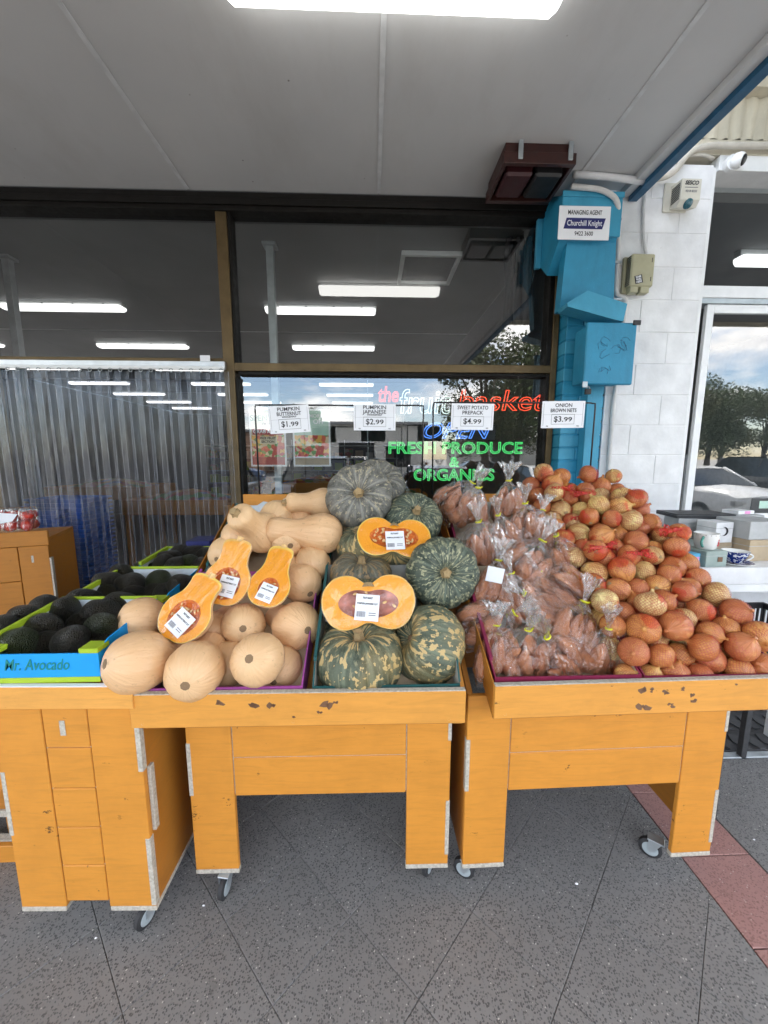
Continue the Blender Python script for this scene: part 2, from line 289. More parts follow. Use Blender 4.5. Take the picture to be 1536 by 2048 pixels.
mk_flesh('flesh', (.92, .34, .006), (.88, .62, .12), (.70, .14, .005)); mk_flesh('flesh_pale', (.92, .37, .02), (.80, .48, .12), (.62, .20, .08))
t = NT('pulp'); o = t.obj(); nz = t.noise(o, 14, 5, .7); M['pulp'] = t.end(t.bsdf(t.ramp(nz, (.3, (.55, .06, .004)), (.55, (.86, .20, .012)), (.75, (.90, .42, .07))), .3, t.bump(nz, .5, .03)))
plain('cavity_pink', (.50, .20, .15), .4, var=.4, scale=4); plain('seed', (.80, .52, .22), .35)
t = NT('avocado_skin'); o = t.obj(); v = t.n('TexVoronoi', Vector=o, Scale=13.0); nz = t.noise(o, .8, 4)
b = t.ramp(nz, (.35, (.024, .020, .014)), (.7, (.065, .055, .035))); b = t.mix(t.ramp(t.rnd(), (.84, 0.), (.88, .8)), b, (.045, .065, .016))
b = t.mix(t.math('MULTIPLY', t.ramp(v, (.0, 1.), (.35, 0.)), .5), b, (.10, .09, .075))
M['avocado_skin'] = t.end(t.bsdf(b, .30, t.bump(v, 1., .10), .55))
t = NT('sweet_potato_skin'); o = t.obj(); W = t.math('MULTIPLY', t.rnd(), 25.)
n1 = t.n('TexNoise', dict(noise_dimensions='4D'), Vector=t.vmap(o, (1,1,.35)), W=W, Scale=.9, Detail=6.0, Roughness=.68)
b = t.ramp(n1, (.3, (.42, .14, .066)), (.55, (.62, .25, .125)), (.75, (.72, .36, .20))); b = t.mix(t.math('MULTIPLY', t.rnd(), .35), b, (.66, .26, .115))
sp = t.n('TexNoise', dict(noise_dimensions='4D'), Vector=t.vmap(o, (1,1,2.4)), W=W, Scale=1.7, Detail=4.0); b = t.mix(t.math('MULTIPLY', t.ramp(sp, (.68, 0.), (.72, 1.)), .55), b, (.16, .06, .035))
M['sweet_potato_skin'] = t.end(t.bsdf(b, .6, t.bump(n1, .5, .12), .3))
t = NT('onion_skin'); o = t.obj(); s = t.n('SeparateXYZ', o=None, i0=o); x, y, z = s.outputs[0], s.outputs[1], s.outputs[2]
r = t.math('SQRT', t.math('ADD', t.math('MULTIPLY', x, x), t.math('ADD', t.math('MULTIPLY', y, y), 1e-7))); rn = t.rnd(); W = t.math('MULTIPLY', rn, 40.)
vec = t.n('CombineXYZ', X=t.math('DIVIDE', x, r), Y=t.math('DIVIDE', y, r), Z=t.math('MULTIPLY', z, .25))
st = t.n('TexNoise', dict(noise_dimensions='4D'), Vector=vec, W=W, Scale=6.0, Detail=6.0, Roughness=.65); pt = t.n('TexNoise', dict(noise_dimensions='4D'), Vector=o, W=W, Scale=1.0, Detail=4.0, Roughness=.6)
base = t.ramp(rn, (0., (.60, .23, .065)), (.2, (.70, .33, .10)), (.42, (.55, .18, .07)), (.54, (.66, .28, .10)), (.62, (.74, .34, .09)), (.70, (.76, .48, .15)), (.84, (.82, .68, .30)), (1., (.76, .58, .20)))
b = t.mix(t.math('MULTIPLY', t.ramp(st, (.42, 0.), (.60, 1.)), .58), base, (.38, .12, .035)); b = t.mix(t.math('MULTIPLY', t.ramp(pt, (.56, 0.), (.60, 1.)), .35), b, (.70, .36, .12))
M['onion_skin'] = t.end(t.bsdf(b, .24, t.bump(st, .3, .05), .45))
t = NT('poster_art'); o = t.obj(); v = t.n('TexVoronoi', o=None, Vector=t.vmap(o, (1,1,1)), Scale=42.0); s = t.n('SeparateColor', i0=v.outputs['Color'])
M['poster_art'] = t.end(t.bsdf(t.ramp(s, (0., (.5,.03,.02)), (.25, (.62,.10,.04)), (.4, (.10,.28,.05)), (.6, (.75,.40,.05)), (.8, (.70,.55,.35)), (1., (.15,.4,.12)), interp='CONSTANT'), .4))
plain('poster_red', (.34, .02, .02), .4); plain('poster_green', (.06, .25, .13), .5); plain('poster_mint', (.42, .60, .50), .5); plain('poster_orange', (.75, .28, .03), .5); plain('poster_cream', (.66, .62, .45), .5)
t = NT('blue_china'); o = t.obj(); M['blue_china'] = t.end(t.bsdf(t.ramp(t.noise(o, 75, 3), (.52, (.012, .035, .20)), (.56, (.72, .74, .78))), .15))
t = NT('tomato_red'); M['tomato_red'] = t.end(t.bsdf(t.ramp(t.noise(t.obj(), 12, 2), (.3, (.40, .012, .010)), (.7, (.55, .03, .015))), .18))
t = NT('stock_mix'); v = t.n('TexVoronoi', o=None, Vector=t.pos(), Scale=9.0); s = t.n('SeparateColor', i0=v.outputs['Color'])
M['stock_mix'] = t.end(t.bsdf(t.ramp(s, (0., (.30,.05,.03)), (.25, (.36,.16,.05)), (.45, (.10,.20,.05)), (.65, (.45,.28,.06)), (.8, (.3,.28,.25)), (.92, (.10,.12,.25)), interp='CONSTANT'), .6))

# ---------------------------------------------------------------- mesh builder
class MB:
    def __init__(s): s.v = []; s.f = []; s.uv = {}; s.mi = []; s.cur = 0
    def face(s, idx, uv=None):
        s.f.append(tuple(idx)); s.mi.append(s.cur)
        if uv: s.uv[len(s.f)-1] = uv
    def add(s, vs, fs):
        b = len(s.v); s.v += [Vector(p) for p in vs]
        for f in fs: s.face([b+i for i in f])
        return b
    def box(s, x0, x1, y0, y1, z0, z1, c=.0015):
        x0, x1 = min(x0,x1), max(x0,x1); y0, y1 = min(y0,y1), max(y0,y1); z0, z1 = min(z0,z1), max(z0,z1)
        c = min(c, (x1-x0)*.3, (y1-y0)*.3, (z1-z0)*.3)
        vs = []; ids = {}
        for i, X in enumerate((x0, x1)):
            for j, Y in enumerate((y0, y1)):
                for k, Z in enumerate((z0, z1)):
                    sx, sy, sz = (1, -1)[i], (1, -1)[j], (1, -1)[k]
                    ids[i,j,k,0] = len(vs); vs.append((X, Y+sy*c, Z+sz*c))
                    ids[i,j,k,1] = len(vs); vs.append((X+sx*c, Y, Z+sz*c))
                    ids[i,j,k,2] = len(vs); vs.append((X+sx*c, Y+sy*c, Z))
        g = lambda i, j, k, a: ids[i,j,k,a]
        fs = []
        for i in (0, 1): q = [g(i,0,0,0), g(i,1,0,0), g(i,1,1,0), g(i,0,1,0)]; fs.append(q if i else q[::-1])
        for j in (0, 1): q = [g(0,j,0,1), g(1,j,0,1), g(1,j,1,1), g(0,j,1,1)]; fs.append(q[::-1] if j else q)
        for k in (0, 1): q = [g(0,0,k,2), g(1,0,k,2), g(1,1,k,2), g(0,1,k,2)]; fs.append(q if k else q[::-1])
        for i in (0, 1):
            for j in (0, 1): fs.append([g(i,j,0,0), g(i,j,0,1), g(i,j,1,1), g(i,j,1,0)])
            for k in (0, 1): fs.append([g(i,0,k,0), g(i,0,k,2), g(i,1,k,2), g(i,1,k,0)])
        for j in (0, 1):
            for k in (0, 1): fs.append([g(0,j,k,1), g(0,j,k,2), g(1,j,k,2), g(1,j,k,1)])
        for i in (0, 1):
            for j in (0, 1):
                for k in (0, 1): fs.append([g(i,j,k,0), g(i,j,k,1), g(i,j,k,2)])
        s.add(vs, fs); return s
    def prism(s, poly, a, b):
        """poly: list of 3D points (planar), extruded by vector a..b"""
        n = len(poly); vs = [Vector(p)+Vector(a) for p in poly]+[Vector(p)+Vector(b) for p in poly]
        s.add(vs, [list(range(n))[::-1], list(range(n, 2*n))]+[[i, (i+1)%n, n+(i+1)%n, n+i] for i in range(n)]); return s
    def tube(s, path, r, n=8, cap=True):
        path = [Vector(p) for p in path]; m = len(path); rs = r if isinstance(r, (list, tuple)) else [r]*m
        b = len(s.v); up = None
        for i, p in enumerate(path):
            d = (path[min(i+1, m-1)]-path[max(i-1, 0)])
            d = d.normalized() if d.length > 1e-9 else Vector((0,0,1))
            if up is None: up = Vector((0,0,1)) if abs(d.z) < .9 else Vector((1,0,0))
            a = d.cross(up)
            a = a.normalized() if a.length > 1e-6 else d.orthogonal().normalized()
            c = a.cross(d).normalized(); up = c
            for k in range(n):
                t = 2*math.pi*k/n; s.v.append(p+(a*math.cos(t)+c*math.sin(t))*rs[i])
        for i in range(m-1):
            for k in range(n): s.face([b+i*n+k, b+i*n+(k+1)%n, b+(i+1)*n+(k+1)%n, b+(i+1)*n+k])
        if cap: s.face([b+k for k in range(n)][::-1]); s.face([b+(m-1)*n+k for k in range(n)])
        return s
    def lathe(s, prof, n=20, mtx=None, a0=0., a1=2*math.pi, fr=None, uvs=None):
        """prof: (r,z) list; fr(theta,i)->radius factor"""
        full = abs(a1-a0-2*math.pi) < 1e-6; cols = n if full else n+1; b = len(s.v); m = len(prof)
        for i, (r, z) in enumerate(prof):
            for k in range(cols):
                t = a0+(a1-a0)*k/n; q = r*(fr(t, i) if fr else 1)
                p = Vector((q*math.cos(t), q*math.sin(t), z)); s.v.append(mtx @ p if mtx else p)
        for i in range(m-1):
            for k in range(n):
                k2 = (k+1)%cols
                uv = None
                if uvs: uv = [(uvs[0]*k/n, uvs[1]*i/(m-1)), (uvs[0]*(k+1)/n, uvs[1]*i/(m-1)), (uvs[0]*(k+1)/n, uvs[1]*(i+1)/(m-1)), (uvs[0]*k/n, uvs[1]*(i+1)/(m-1))]
                s.face([b+i*cols+k, b+i*cols+k2, b+(i+1)*cols+k2, b+(i+1)*cols+k], uv)
        return b
    def mesh(s, name, mats, smooth=False, inv=None):
        me = bpy.data.meshes.new(name)
        me.from_pydata([tuple(inv @ p) if inv else tuple(p) for p in s.v], [], s.f); me.update()
        for m in (mats if isinstance(mats, (list, tuple)) else [mats]): me.materials.append(M[m])
        if s.uv:
            ul = me.uv_layers.new(name='uv')
            for fi, uv in s.uv.items():
                for li, c in zip(me.polygons[fi].loop_indices, uv): ul.data[li].uv = c
        me.polygons.foreach_set('material_index', s.mi)
        if smooth is True: me.polygons.foreach_set('use_smooth', [True]*len(me.polygons))
        elif smooth:
            me.polygons.foreach_set('use_smooth', [True]*len(me.polygons))
            try: me.set_sharp_from_angle(angle=R(smooth))
            except Exception: pass
        bm = bmesh.new(); bm.from_mesh(me); bmesh.ops.recalc_face_normals(bm, faces=bm.faces); bm.to_mesh(me); bm.free()
        return me
def wm(o):
    m = o.matrix_basis.copy()
    return wm(o.parent) @ m if o.parent else m
def link(name, data, parent=None, mtx=None):
    o = bpy.data.objects.new(name, data); COL.objects.link(o)
    if parent: o.parent = parent
    if mtx is not None: o.matrix_basis = mtx
    return o
def obj(name, mb, mats, parent=None, smooth=False, label=None, world=True, base=None):
    """vertices in world space; the object's origin goes to `base` for a top-level mesh"""
    if parent is not None and world: inv = wm(parent).inverted(); mtx = None
    elif base is not None: inv = Matrix.Translation(base).inverted(); mtx = Matrix.Translation(base)
    else: inv = None; mtx = None
    o = link(name, mb.mesh(name, mats, smooth, inv), parent, mtx)
    if label: o['label'] = label
    return o
def tag(o, label, cat, group=None, kind=None):
    if label: o['label'] = label
    if cat: o['category'] = cat
    if group: o['group'] = group
    if kind: o['kind'] = kind
    return o
def struct(o): o['kind'] = 'structure'; return o
def thing(name, label, cat, loc=(0,0,0), group=None, rot=None, mtx=None):
    e = bpy.data.objects.new(name, None); COL.objects.link(e); e.empty_display_size = .05; e.location = loc
    if rot: e.rotation_euler = rot
    if mtx is not None: e.matrix_basis = mtx
    return tag(e, label, cat, group)
def copy_tree(o, parent=None, mtx=None):
    c = o.copy(); COL.objects.link(c); c.parent = parent
    if mtx is not None: c.matrix_basis = mtx
    for ch in list(o.children): copy_tree(ch, c)
    return c
def text(s, size, org, right, up, mat, parent, name='lettering', align='CENTER', off=0.0, shear=0.0, tube=None, space=1.0, wid=None, ext=.0002):
    cu = bpy.data.curves.new('t', 'FONT'); cu.body = s; cu.size = size; cu.align_x = align; cu.align_y = 'CENTER'; cu.shear = shear; cu.space_character = space; cu.resolution_u = 3
    if tube: cu.fill_mode = 'NONE'; cu.bevel_depth = tube; cu.bevel_resolution = 1
    else: cu.offset = off; cu.extrude = ext
    ob = bpy.data.objects.new('t', cu); COL.objects.link(ob)
    dg = bpy.context.evaluated_depsgraph_get(); dg.update()
    me = bpy.data.meshes.new_from_object(ob.evaluated_get(dg)); bpy.data.objects.remove(ob); bpy.data.curves.remove(cu)
    right = Vector(right).normalized(); up = Vector(up).normalized(); nrm = right.cross(up)
    k = 1.0
    if wid and len(me.vertices):
        xs = [v.co.x for v in me.vertices]; k = wid/max(1e-6, max(xs)-min(xs))
    mt = Matrix.Translation(org) @ Matrix(((right.x, up.x, nrm.x, 0), (right.y, up.y, nrm.y, 0), (right.z, up.z, nrm.z, 0), (0,0,0,1))) @ Matrix.Diagonal((k,1,1,1))
    me.transform(wm(parent).inverted() @ mt); me.materials.clear(); me.materials.append(M[mat])
    me.name = name
    return link(name, me, parent)
XR, ZU = Vector((1,0,0)), Vector((0,0,1))

# ================================================================ SETTING: ground, footpath, road
g = MB(); g.add([(-250,-250,-.16), (250,-250,-.16), (250,250,-.16), (-250,250,-.16)], [[0,1,2,3]]); struct(obj('ground', g, 'concrete'))
g = MB(); g.box(-60, 60, -60, -2.36, -.30, -.13, 0); struct(obj('road', g, 'asphalt'))
kerb = struct(link('kerb', None)); kerb.location = (0, -2.28, -.13)
for i in range(20):
    g = MB(); g.box(-12+i*1.2+.004, -12+(i+1)*1.2-.004, -2.36, -2.2, -.2, -.002, .012); obj('kerb_stone', g, 'kerb', kerb)
g = MB(); g.box(-12, 12, -2.2, 2.72, -.2, -.006, 0); foot = struct(obj('footpath', g, 'grout'))
g = MB(); g.add([(-12,-2.19,-.002), (12,-2.19,-.002), (12,.1,-.002), (-12,.1,-.002)], [[0,1,2,3]]); obj('paving_sheet', g, 'paver', foot)
def clip(poly, ax, lim, keep_less):
    out = []
    for i in range(len(poly)):
        a, b = poly[i], poly[(i+1)%len(poly)]
        ia = (a[ax] <= lim) == keep_less or a[ax] == lim; ib = (b[ax] <= lim) == keep_less or b[ax] == lim
        if ia: out.append(a)
        if ia != ib:
            t = (lim-a[ax])/(b[ax]-a[ax]); out.append((a[0]+(b[0]-a[0])*t, a[1]+(b[1]-a[1])*t))
    return out
def slab(poly, mat, dz=0.0, grow=.0014):
    cx = sum(p[0] for p in poly)/len(poly); cyy = sum(p[1] for p in poly)/len(poly)
    def ins(d): return [(cx+(x-cx)*(1-d/.15), cyy+(y-cyy)*(1-d/.15)) for x, y in poly]
    a, b = ins(grow*.6), ins(grow*1.5); n = len(poly); mb = MB()
    vs = [(x, y, -.02) for x, y in a]+[(x, y, -.0016+dz) for x, y in a]+[(x, y, dz) for x, y in b]
    fs = [[i, (i+1)%n, n+(i+1)%n, n+i] for i in range(n)]+[[n+i, n+(i+1)%n, 2*n+(i+1)%n, 2*n+i] for i in range(n)]+[[2*n+i for i in range(n)]]
    mb.add(vs, fs); return obj('paving_tile', mb, mat, foot)
HD = .2121
for i in range(-9, 10):
    for j in range(-6, 10):
        if (i+j) % 2: continue
        cx, cyy = -.079+HD+i*HD, 1.12+j*HD
        poly = [(cx-HD, cyy), (cx, cyy-HD), (cx+HD, cyy), (cx, cyy+HD)]
        poly = clip(clip(poly, 1, .1, False), 1, 2.6, True)
        for rng in ((None, 1.222), (1.508, 3.0)):
            q = poly
            if rng[0]: q = clip(q, 0, rng[0], False) if len(q) > 2 else q
            q = clip(q, 0, rng[1], True) if len(q) > 2 else q
            if len(q) > 2:
                ar = abs(sum(q[k][0]*q[(k+1)%len(q)][1]-q[(k+1)%len(q)][0]*q[k][1] for k in range(len(q)))/2)
                if ar > .00025: slab(q, 'paver', random.uniform(-.0006, .0006))
for k in range(9):
    y0 = .12+k*.29; slab([(1.226, y0+.001), (1.504, y0+.001), (1.504, y0+.289), (1.226, y0+.289)], 'paver_red', random.uniform(-.0005, .0005), .002)
# litter and dark patches that lie on the tiles
def scrap(px, py, s, label, mat='paper', a=0.):
    c = PX(px, py, Z=.003); mb = MB(); n = 7
    s *= .55; ring = [(c.x+s*(1+.5*random.random())*math.cos(a+2*math.pi*k/n)*1.3, c.y+s*(1+.5*random.random())*math.sin(a+2*math.pi*k/n)*.8, .002+.004*random.random()) for k in range(n)]
    mb.add(ring+[(c.x, c.y, .009)], [[k, (k+1)%n, n] for k in range(n)]+[list(range(n))[::-1]])
    tag(obj('paper_scrap', mb, mat, base=(c.x, c.y, 0)), label, 'litter', 'scraps of litter on the paving')
scrap(407, 1812, .006, 'tiny torn paper scrap on paving right of the avocado cart'); scrap(1153, 1768, .007, 'white paper scrap on paving under the onion stall')
scrap(1508, 1680, .006, 'curled white scrap on dark paving right of the red strip'); scrap(192, 1877, .005, 'white speck on a paving joint at lower left')
# patterned metal mat by the neighbouring door
mt = thing('door_mat', 'dark patterned floor mat with pale edge beside the onion stall', 'mat', (2.4, 1.95, 0))
g = MB(); g.box(1.80, 3.2, 1.80, 2.45, .001, .012, .003); obj('mat_base', g, 'rubber', mt)
g = MB(); g.box(1.76, 3.2, 1.755, 1.795, .001, .010, .002); obj('edge_strip', g, 'galv', mt)
for k in range(64):
    i, j = k % 16, k//16; g = MB(); cx, cyy = 1.86+i*.082+(j%2)*.04, 1.86+j*.15
    poly = [(cx+.036*math.cos(a), cyy+.062*math.sin(a), .012) for a in [2*math.pi*q/6 for q in range(6)]]
    g.prism(poly, (0,0,0), (0,0,.006)); obj('tread', g, 'interior_dark', mt)

# ================================================================ SHOP BUILDING
FY = 2.75
shop = thing('shop_building', 'grey shop front with bronze window frames behind the produce stalls', 'building', (0, FY, 0))
def part(name, mat, par, *b, c=.002, label=None, smooth=False):
    mb = MB(); mb.box(*b, c=c); return obj(name, mb, mat, par, smooth, label)
part('floor', 'interior_floor', shop, -7, 1.25, 2.80, 15, -.10, .0)
part('ceiling', 'soffit_in', shop, -7, 1.25, 2.83, 15, 3.14, 3.22)
part('wall', 'interior_dark', shop, -7, 1.25, 15, 15.15, 0, 3.14); part('wall', 'interior_dark', shop, -7.15, -7, 2.8, 15.1, 0, 3.14)
part('wall', 'interior_dark', shop, 1.25, 1.40, 2.80, 15.1, 0, 3.14)
part('wall', 'interior_dark', shop, -7.15, -2.62, 2.70, 2.80, 0, 3.09, label='dark wall left of the strip curtain')
part('roof', 'house_roof', shop, -8, 1.6, 2.62, 15.3, 3.55, 3.7); part('parapet', 'white_paint', shop, -8, 1.6, 2.55, 2.75, 3.66, 4.6)
part('header', 'bronze_dark', shop, -7.1, 1.26, 2.68, 2.80, 3.095, 3.20); part('header_trim', 'bronze_dark', shop, -7.1, 1.26, 2.66, 2.679, 3.12, 3.155)
def mull(x0, x1, z0, z1, m='bronze', y0=2.69, y1=2.80): return part('mullion', m, shop, x0, x1, y0, y1, z0, z1)
mull(-.975, -.905, 0, 3.094); mull(-.9045, -.885, .40, 2.10, 'bronze_dark', 2.70, 2.79); mull(-.9045, -.885, 2.186, 3.094, 'bronze_dark', 2.70, 2.79)
mull(1.222, 1.262, 0, 3.094); mull(1.200, 1.2215, .40, 2.13, 'bronze_dark', 2.70, 2.79); mull(1.19, 1.2215, 2.186, 3.094, 'bronze_dark', 2.70, 2.79)
mull(-2.62, -2.50, 0, 3.094)
part('transom', 'bronze', shop, -.9045, 1.2215, 2.69, 2.80, 2.134, 2.185); part('transom', 'bronze', shop, -2.499, -.9755, 2.70, 2.80, 2.16, 2.215)
part('transom_bead', 'bronze_dark', shop, -.884, 1.199, 2.705, 2.79, 2.112, 2.1335)
part('riser_wall', 'interior_dark', shop, -.9045, 1.2215, 2.71, 2.80, 0, .40); part('sill', 'bronze', shop, -.9045, 1.2215, 2.68, 2.80, .4005, .44)
def pane(x0, x1, z0, z1, y, mat='glass', par=shop):
    mb = MB(); mb.add([(x0,y,z0), (x1,y,z0), (x1,y,z1), (x0,y,z1)], [[0,1,2,3]]); return obj('pane', mb, mat, par)
pane(-.885, 1.20, .44, 2.112, 2.75); pane(-.885, 1.19, 2.186, 3.094, 2.75); pane(-2.50, -.976, 2.216, 3.094, 2.75)
# manhole in the shop ceiling
a = PX(800, 557, Z=3.13); b = PX(918, 502, Z=3.13)
h = part('ceiling_hatch', 'interior_dark', shop, .27, .68, 3.23, 3.69, 3.128, 3.139); 
for q in ((.24,.27,3.20,3.72), (.68,.71,3.20,3.72), (.27,.68,3.20,3.23), (.27,.68,3.69,3.72)): part('hatch_trim', 'white_frame', h, *q, 3.105, 3.139)
part('ceiling_beam', 'interior_dark', shop, -7, 1.25, 7.4, 7.6, 2.96, 3.1395)
for k in range(4): part('ceiling_joint', 'soffit_joint', shop, -6.9, 1.24, 5.2+k*2.4, 5.215+k*2.4, 3.136, 3.1395)
for k, (px, py) in enumerate(((540, 490), (14, 515))):
    p = PX(px, py, Z=3.135); s = .027
    post = thing('support_post', ['slim galvanised post inside shop right of the window mullion', 'galvanised post inside shop at far left edge'][k], 'post', (p.x, p.y, 0), 'posts inside the shop')
    part('shaft', 'galv', post, p.x-s, p.x+s, p.y-s, p.y+s, .008, 3.12); part('base_plate', 'galv', post, p.x-.07, p.x+.07, p.y-.07, p.y+.07, .0, .008); part('cap_plate', 'galv', post, p.x-.05, p.x+.05, p.y-.05, p.y+.05, 3.12, 3.139)
# battens
def batten(name, label, x0, x1, y, ztop, lit, group, w=.075, h=.075, clips=4):
    t = thing(name, label, 'light', ((x0+x1)/2, y, ztop), group)
    part('tray', 'white_frame', t, x0-.01, x1+.01, y-w*.55, y+w*.55, ztop-h*.42, ztop-.001)
    mb = MB(); n = 10; prof = []
    for k in range(n+1):
        a = math.pi*k/n; prof.append((y+w*math.cos(a), ztop-h*.42-h*.58*math.sin(a)**.7))
    m = len(prof)
    ends = [(x0, .80), (x0+.02, 1.), (x1-.02, 1.), (x1, .80)]
    for X, s in ends: mb.v += [Vector((X, y+(yy-y)*s, ztop-h*.42+(zz-ztop+h*.42)*s)) for yy, zz in prof]
    for e in range(3):
        for k in range(m-1): mb.face([e*m+k, e*m+k+1, (e+1)*m+k+1, (e+1)*m+k])
    mb.face(range(m)); mb.face([3*m+k for k in range(m)][::-1])
    obj('diffuser', mb, lit, t, 40)
    for k in range(clips):
        X = x0+(x1-x0)*(k+.5)/clips
        part('clip', 'galv', t, X-.008, X+.008, y-w-.008, y-w-.002, ztop-h*.5, ztop-h*.28)
    return t
rows = ['first', 'second', 'third', 'fourth', 'fifth', 'sixth', 'seventh']
for i in range(7):
    for c_, (xa, xb) in enumerate(((-1.10, .05), (-3.78, -2.57), (-6.3, -5.1))):
        batten('ceiling_batten', 'lit batten on shop ceiling, %s row from window, %s column' % (rows[i], ('right', 'middle', 'left')[c_]), xa, xb, 4.35+i*1.41, 3.139, 'lamp_in', 'lit battens inside the shop')
batten('awning_batten', 'long lit diffuser batten under the awning above the stalls', -.49, .66, 1.53, 3.199, 'lamp_diffuser', None, .085, .09, 0)
# dark hanging at the right end of the shop window
dr = thing('hanging_drape', 'dark folded drape hanging inside the right end of the upper window', 'drape', (1.05, 2.95, 2.2))
for k in range(6):
    mb = MB(); x0 = .98+k*.036; n = 8
    mb.tube([(x0+.01*math.sin(k), 2.93+.05*(k%2)+.01*math.sin(j*1.3+k), 3.10-j*(.68+.035*k)/n) for j in range(n+1)], [.022+.008*math.sin(j+k) for j in range(n+1)], 8); obj('fold', mb, 'brown_curtain', dr, True)

# display stands inside the shop, seen through glass and curtain
def bin_stand(x, y, w, d, z, label, rot=0., stock='stock_mix'):
    t = thing('display_bin', label, 'display stand', (x, y, 0), 'produce bins inside the shop')
    for sx in (-1, 1):
        for sy in (-1, 1): part('leg', 'ply', t, x+sx*(w/2-.05)-.03, x+sx*(w/2-.05)+.03, y+sy*(d/2-.05)-.03, y+sy*(d/2-.05)+.03, 0, z-.001)
    part('tray', 'ply', t, x-w/2, x+w/2, y-d/2, y+d/2, z, z+.03)
    for q in ((-w/2, w/2, -d/2, -d/2+.02), (-w/2, w/2, d/2-.02, d/2), (-w/2, -w/2+.02, -d/2+.021, d/2-.021), (w/2-.02, w/2, -d/2+.021, d/2-.021)): part('board', 'ply', t, x+q[0], x+q[1], y+q[2], y+q[3], z+.031, z+.20)
    mb = MB(); n = 12
    mb.v = [Vector((x-w/2+.03+(w-.06)*i/n, y-d/2+.03+(d-.06)*j/n, z+.13+.16*math.sin(math.pi*i/n)*math.sin(math.pi*j/n)+.03*random.random())) for j in range(n+1) for i in range(n+1)]
    for j in range(n):
        for i in range(n): mb.face([j*(n+1)+i, j*(n+1)+i+1, (j+1)*(n+1)+i+1, (j+1)*(n+1)+i])
    o = obj('produce_heap', mb, stock, t); o['kind'] = 'stuff'
    t.rotation_euler.z = R(rot)
bin_stand(-1.15, 4.6, .9, .8, .85, 'wooden produce bin nearest the window mullion inside shop'); bin_stand(-2.6, 5.6, 1.4, .9, .8, 'wide wooden produce bin in mid shop behind the curtain')
bin_stand(.2, 5.9, 1.2, .9, .85, 'wooden produce bin straight behind the neon sign'); bin_stand(-1.2, 8.2, 1.6, .9, .85, 'wooden produce bin deep in shop, centre aisle'); bin_stand(-4.3, 6.6, 1.5, 1., .9, 'wooden produce bin at far left inside shop')
# back-wall shelving with goods
sh = thing('back_shelving', 'long dark shelving of goods along the back wall of shop', 'shelving', (-2.5, 14.6, 0))
for k in range(5): part('shelf', 'galv', sh, -6, 1.0, 14.3, 14.9, .15+k*.45, .18+k*.45)
for k in range(8): part('upright', 'galv', sh, -6.03+k, -6.0+k, 14.91, 14.95, 0, 2.2)
for k in range(4):
    for j in range(18): part('carton', ['stock_mix', 'gift_grey', 'kraft', 'box_lime'][random.randrange(4)], sh, -5.9+j*.38, -5.62+j*.38, 14.35, 14.75, .181+k*.45, .181+k*.45+random.uniform(.18, .36))

# PVC strip curtain
cur = thing('strip_curtain', 'clear plastic strip curtain hanging in the shop doorway', 'strip curtain', (-1.7, 2.66, 0))
rail = part('rail', 'aluminium', cur, -2.60, -.955, 2.655, 2.688, 2.135, 2.185); part('rail_lip', 'white_frame', rail, -2.60, -.955, 2.640, 2.6545, 2.128, 2.150)
part('rail_sticker', 'paper', rail, -1.115, -1.05, 2.668, 2.670, 2.186, 2.225)
def strip_mesh(seed, wdt):
    rr = random.Random(seed); mb = MB(); nc, nr = 6, 16; ph = rr.random()*6
    for j in range(nr+1):
        z = -2.06*j/nr
        for i in range(nc+1):
            u = i/nc-.5; tw = .10*math.sin(ph+j*.22)*j/nr
            mb.v.append(Vector((u*wdt*math.cos(tw)+.004*math.sin(ph+j*.3)*j/nr, -.007*math.cos(u*3.0)+u*wdt*math.sin(tw)+.0025*math.sin(ph*2+j*.6), z)))
    for j in range(nr):
        for i in range(nc): mb.face([j*(nc+1)+i, j*(nc+1)+i+1, (j+1)*(nc+1)+i+1, (j+1)*(nc+1)+i])
    mb.cur = 1
    for sd in (0, nc):
        b = len(mb.v); dx = .0035 if sd == 0 else -.0035
        for j in range(nr+1):
            p = mb.v[j*(nc+1)+sd]; mb.v += [p+Vector((0,-.0012,0)), p+Vector((dx,-.0012,0))]
        for j in range(nr): mb.face([b+2*j, b+2*j+1, b+2*j+3, b+2*j+2])
    return mb.mesh('strip', ['pvc_strip', 'pvc_edge'], True)
sm = [strip_mesh(k, .088+.006*(k%2)) for k in range(5)]; inv = wm(cur).inverted()
ringm = MB(); ringm.tube([(.011*math.cos(a), 0, .011*math.sin(a)) for a in [2*math.pi*k/10 for k in range(11)]], .0028, 5); ringm = ringm.mesh('hook', 'galv', True)
for k in range(26):
    x = -2.57+k*.0640
    link('strip', sm[k % 5], cur, inv @ Matrix.Translation((x, 2.664-.016*(k % 2), 2.118)))
    link('hook', ringm, cur, inv @ Matrix.Translation((x, 2.6335, 2.122)))
# stacks of shopping baskets behind the curtain
def basket_mesh():
    mb = MB(); w0, d0, w1, d1, h = .17, .12, .215, .155, .20
    def ring(w, d, z): return [(-w,-d,z), (w,-d,z), (w,d,z), (-w,d,z)]
    vs = ring(w0,d0,0)+ring(w1,d1,h)+ring(w1+.014,d1+.014,h)+ring(w1+.014,d1+.014,h-.016)+ring(w0-.004,d0-.004,.004)+ring(w1-.005,d1-.005,h)
    q = lambda a, b: [[a*4+i, a*4+(i+1)%4, b*4+(i+1)%4, b*4+i] for i in range(4)]
    mb.add(vs, q(0,1)+q(1,2)+q(2,3)+[[3,2,1,0]]+q(4,5)+[[16,17,18,19]]); return mb.mesh('shopping_basket', 'basket_blue')
bm_ = basket_mesh()
ordn = ['topmost', 'second from top', 'third from top', 'fourth from top', 'fifth from top']
def nth(i): return ordn[i] if i < 5 else '%dth from top' % (i+1)
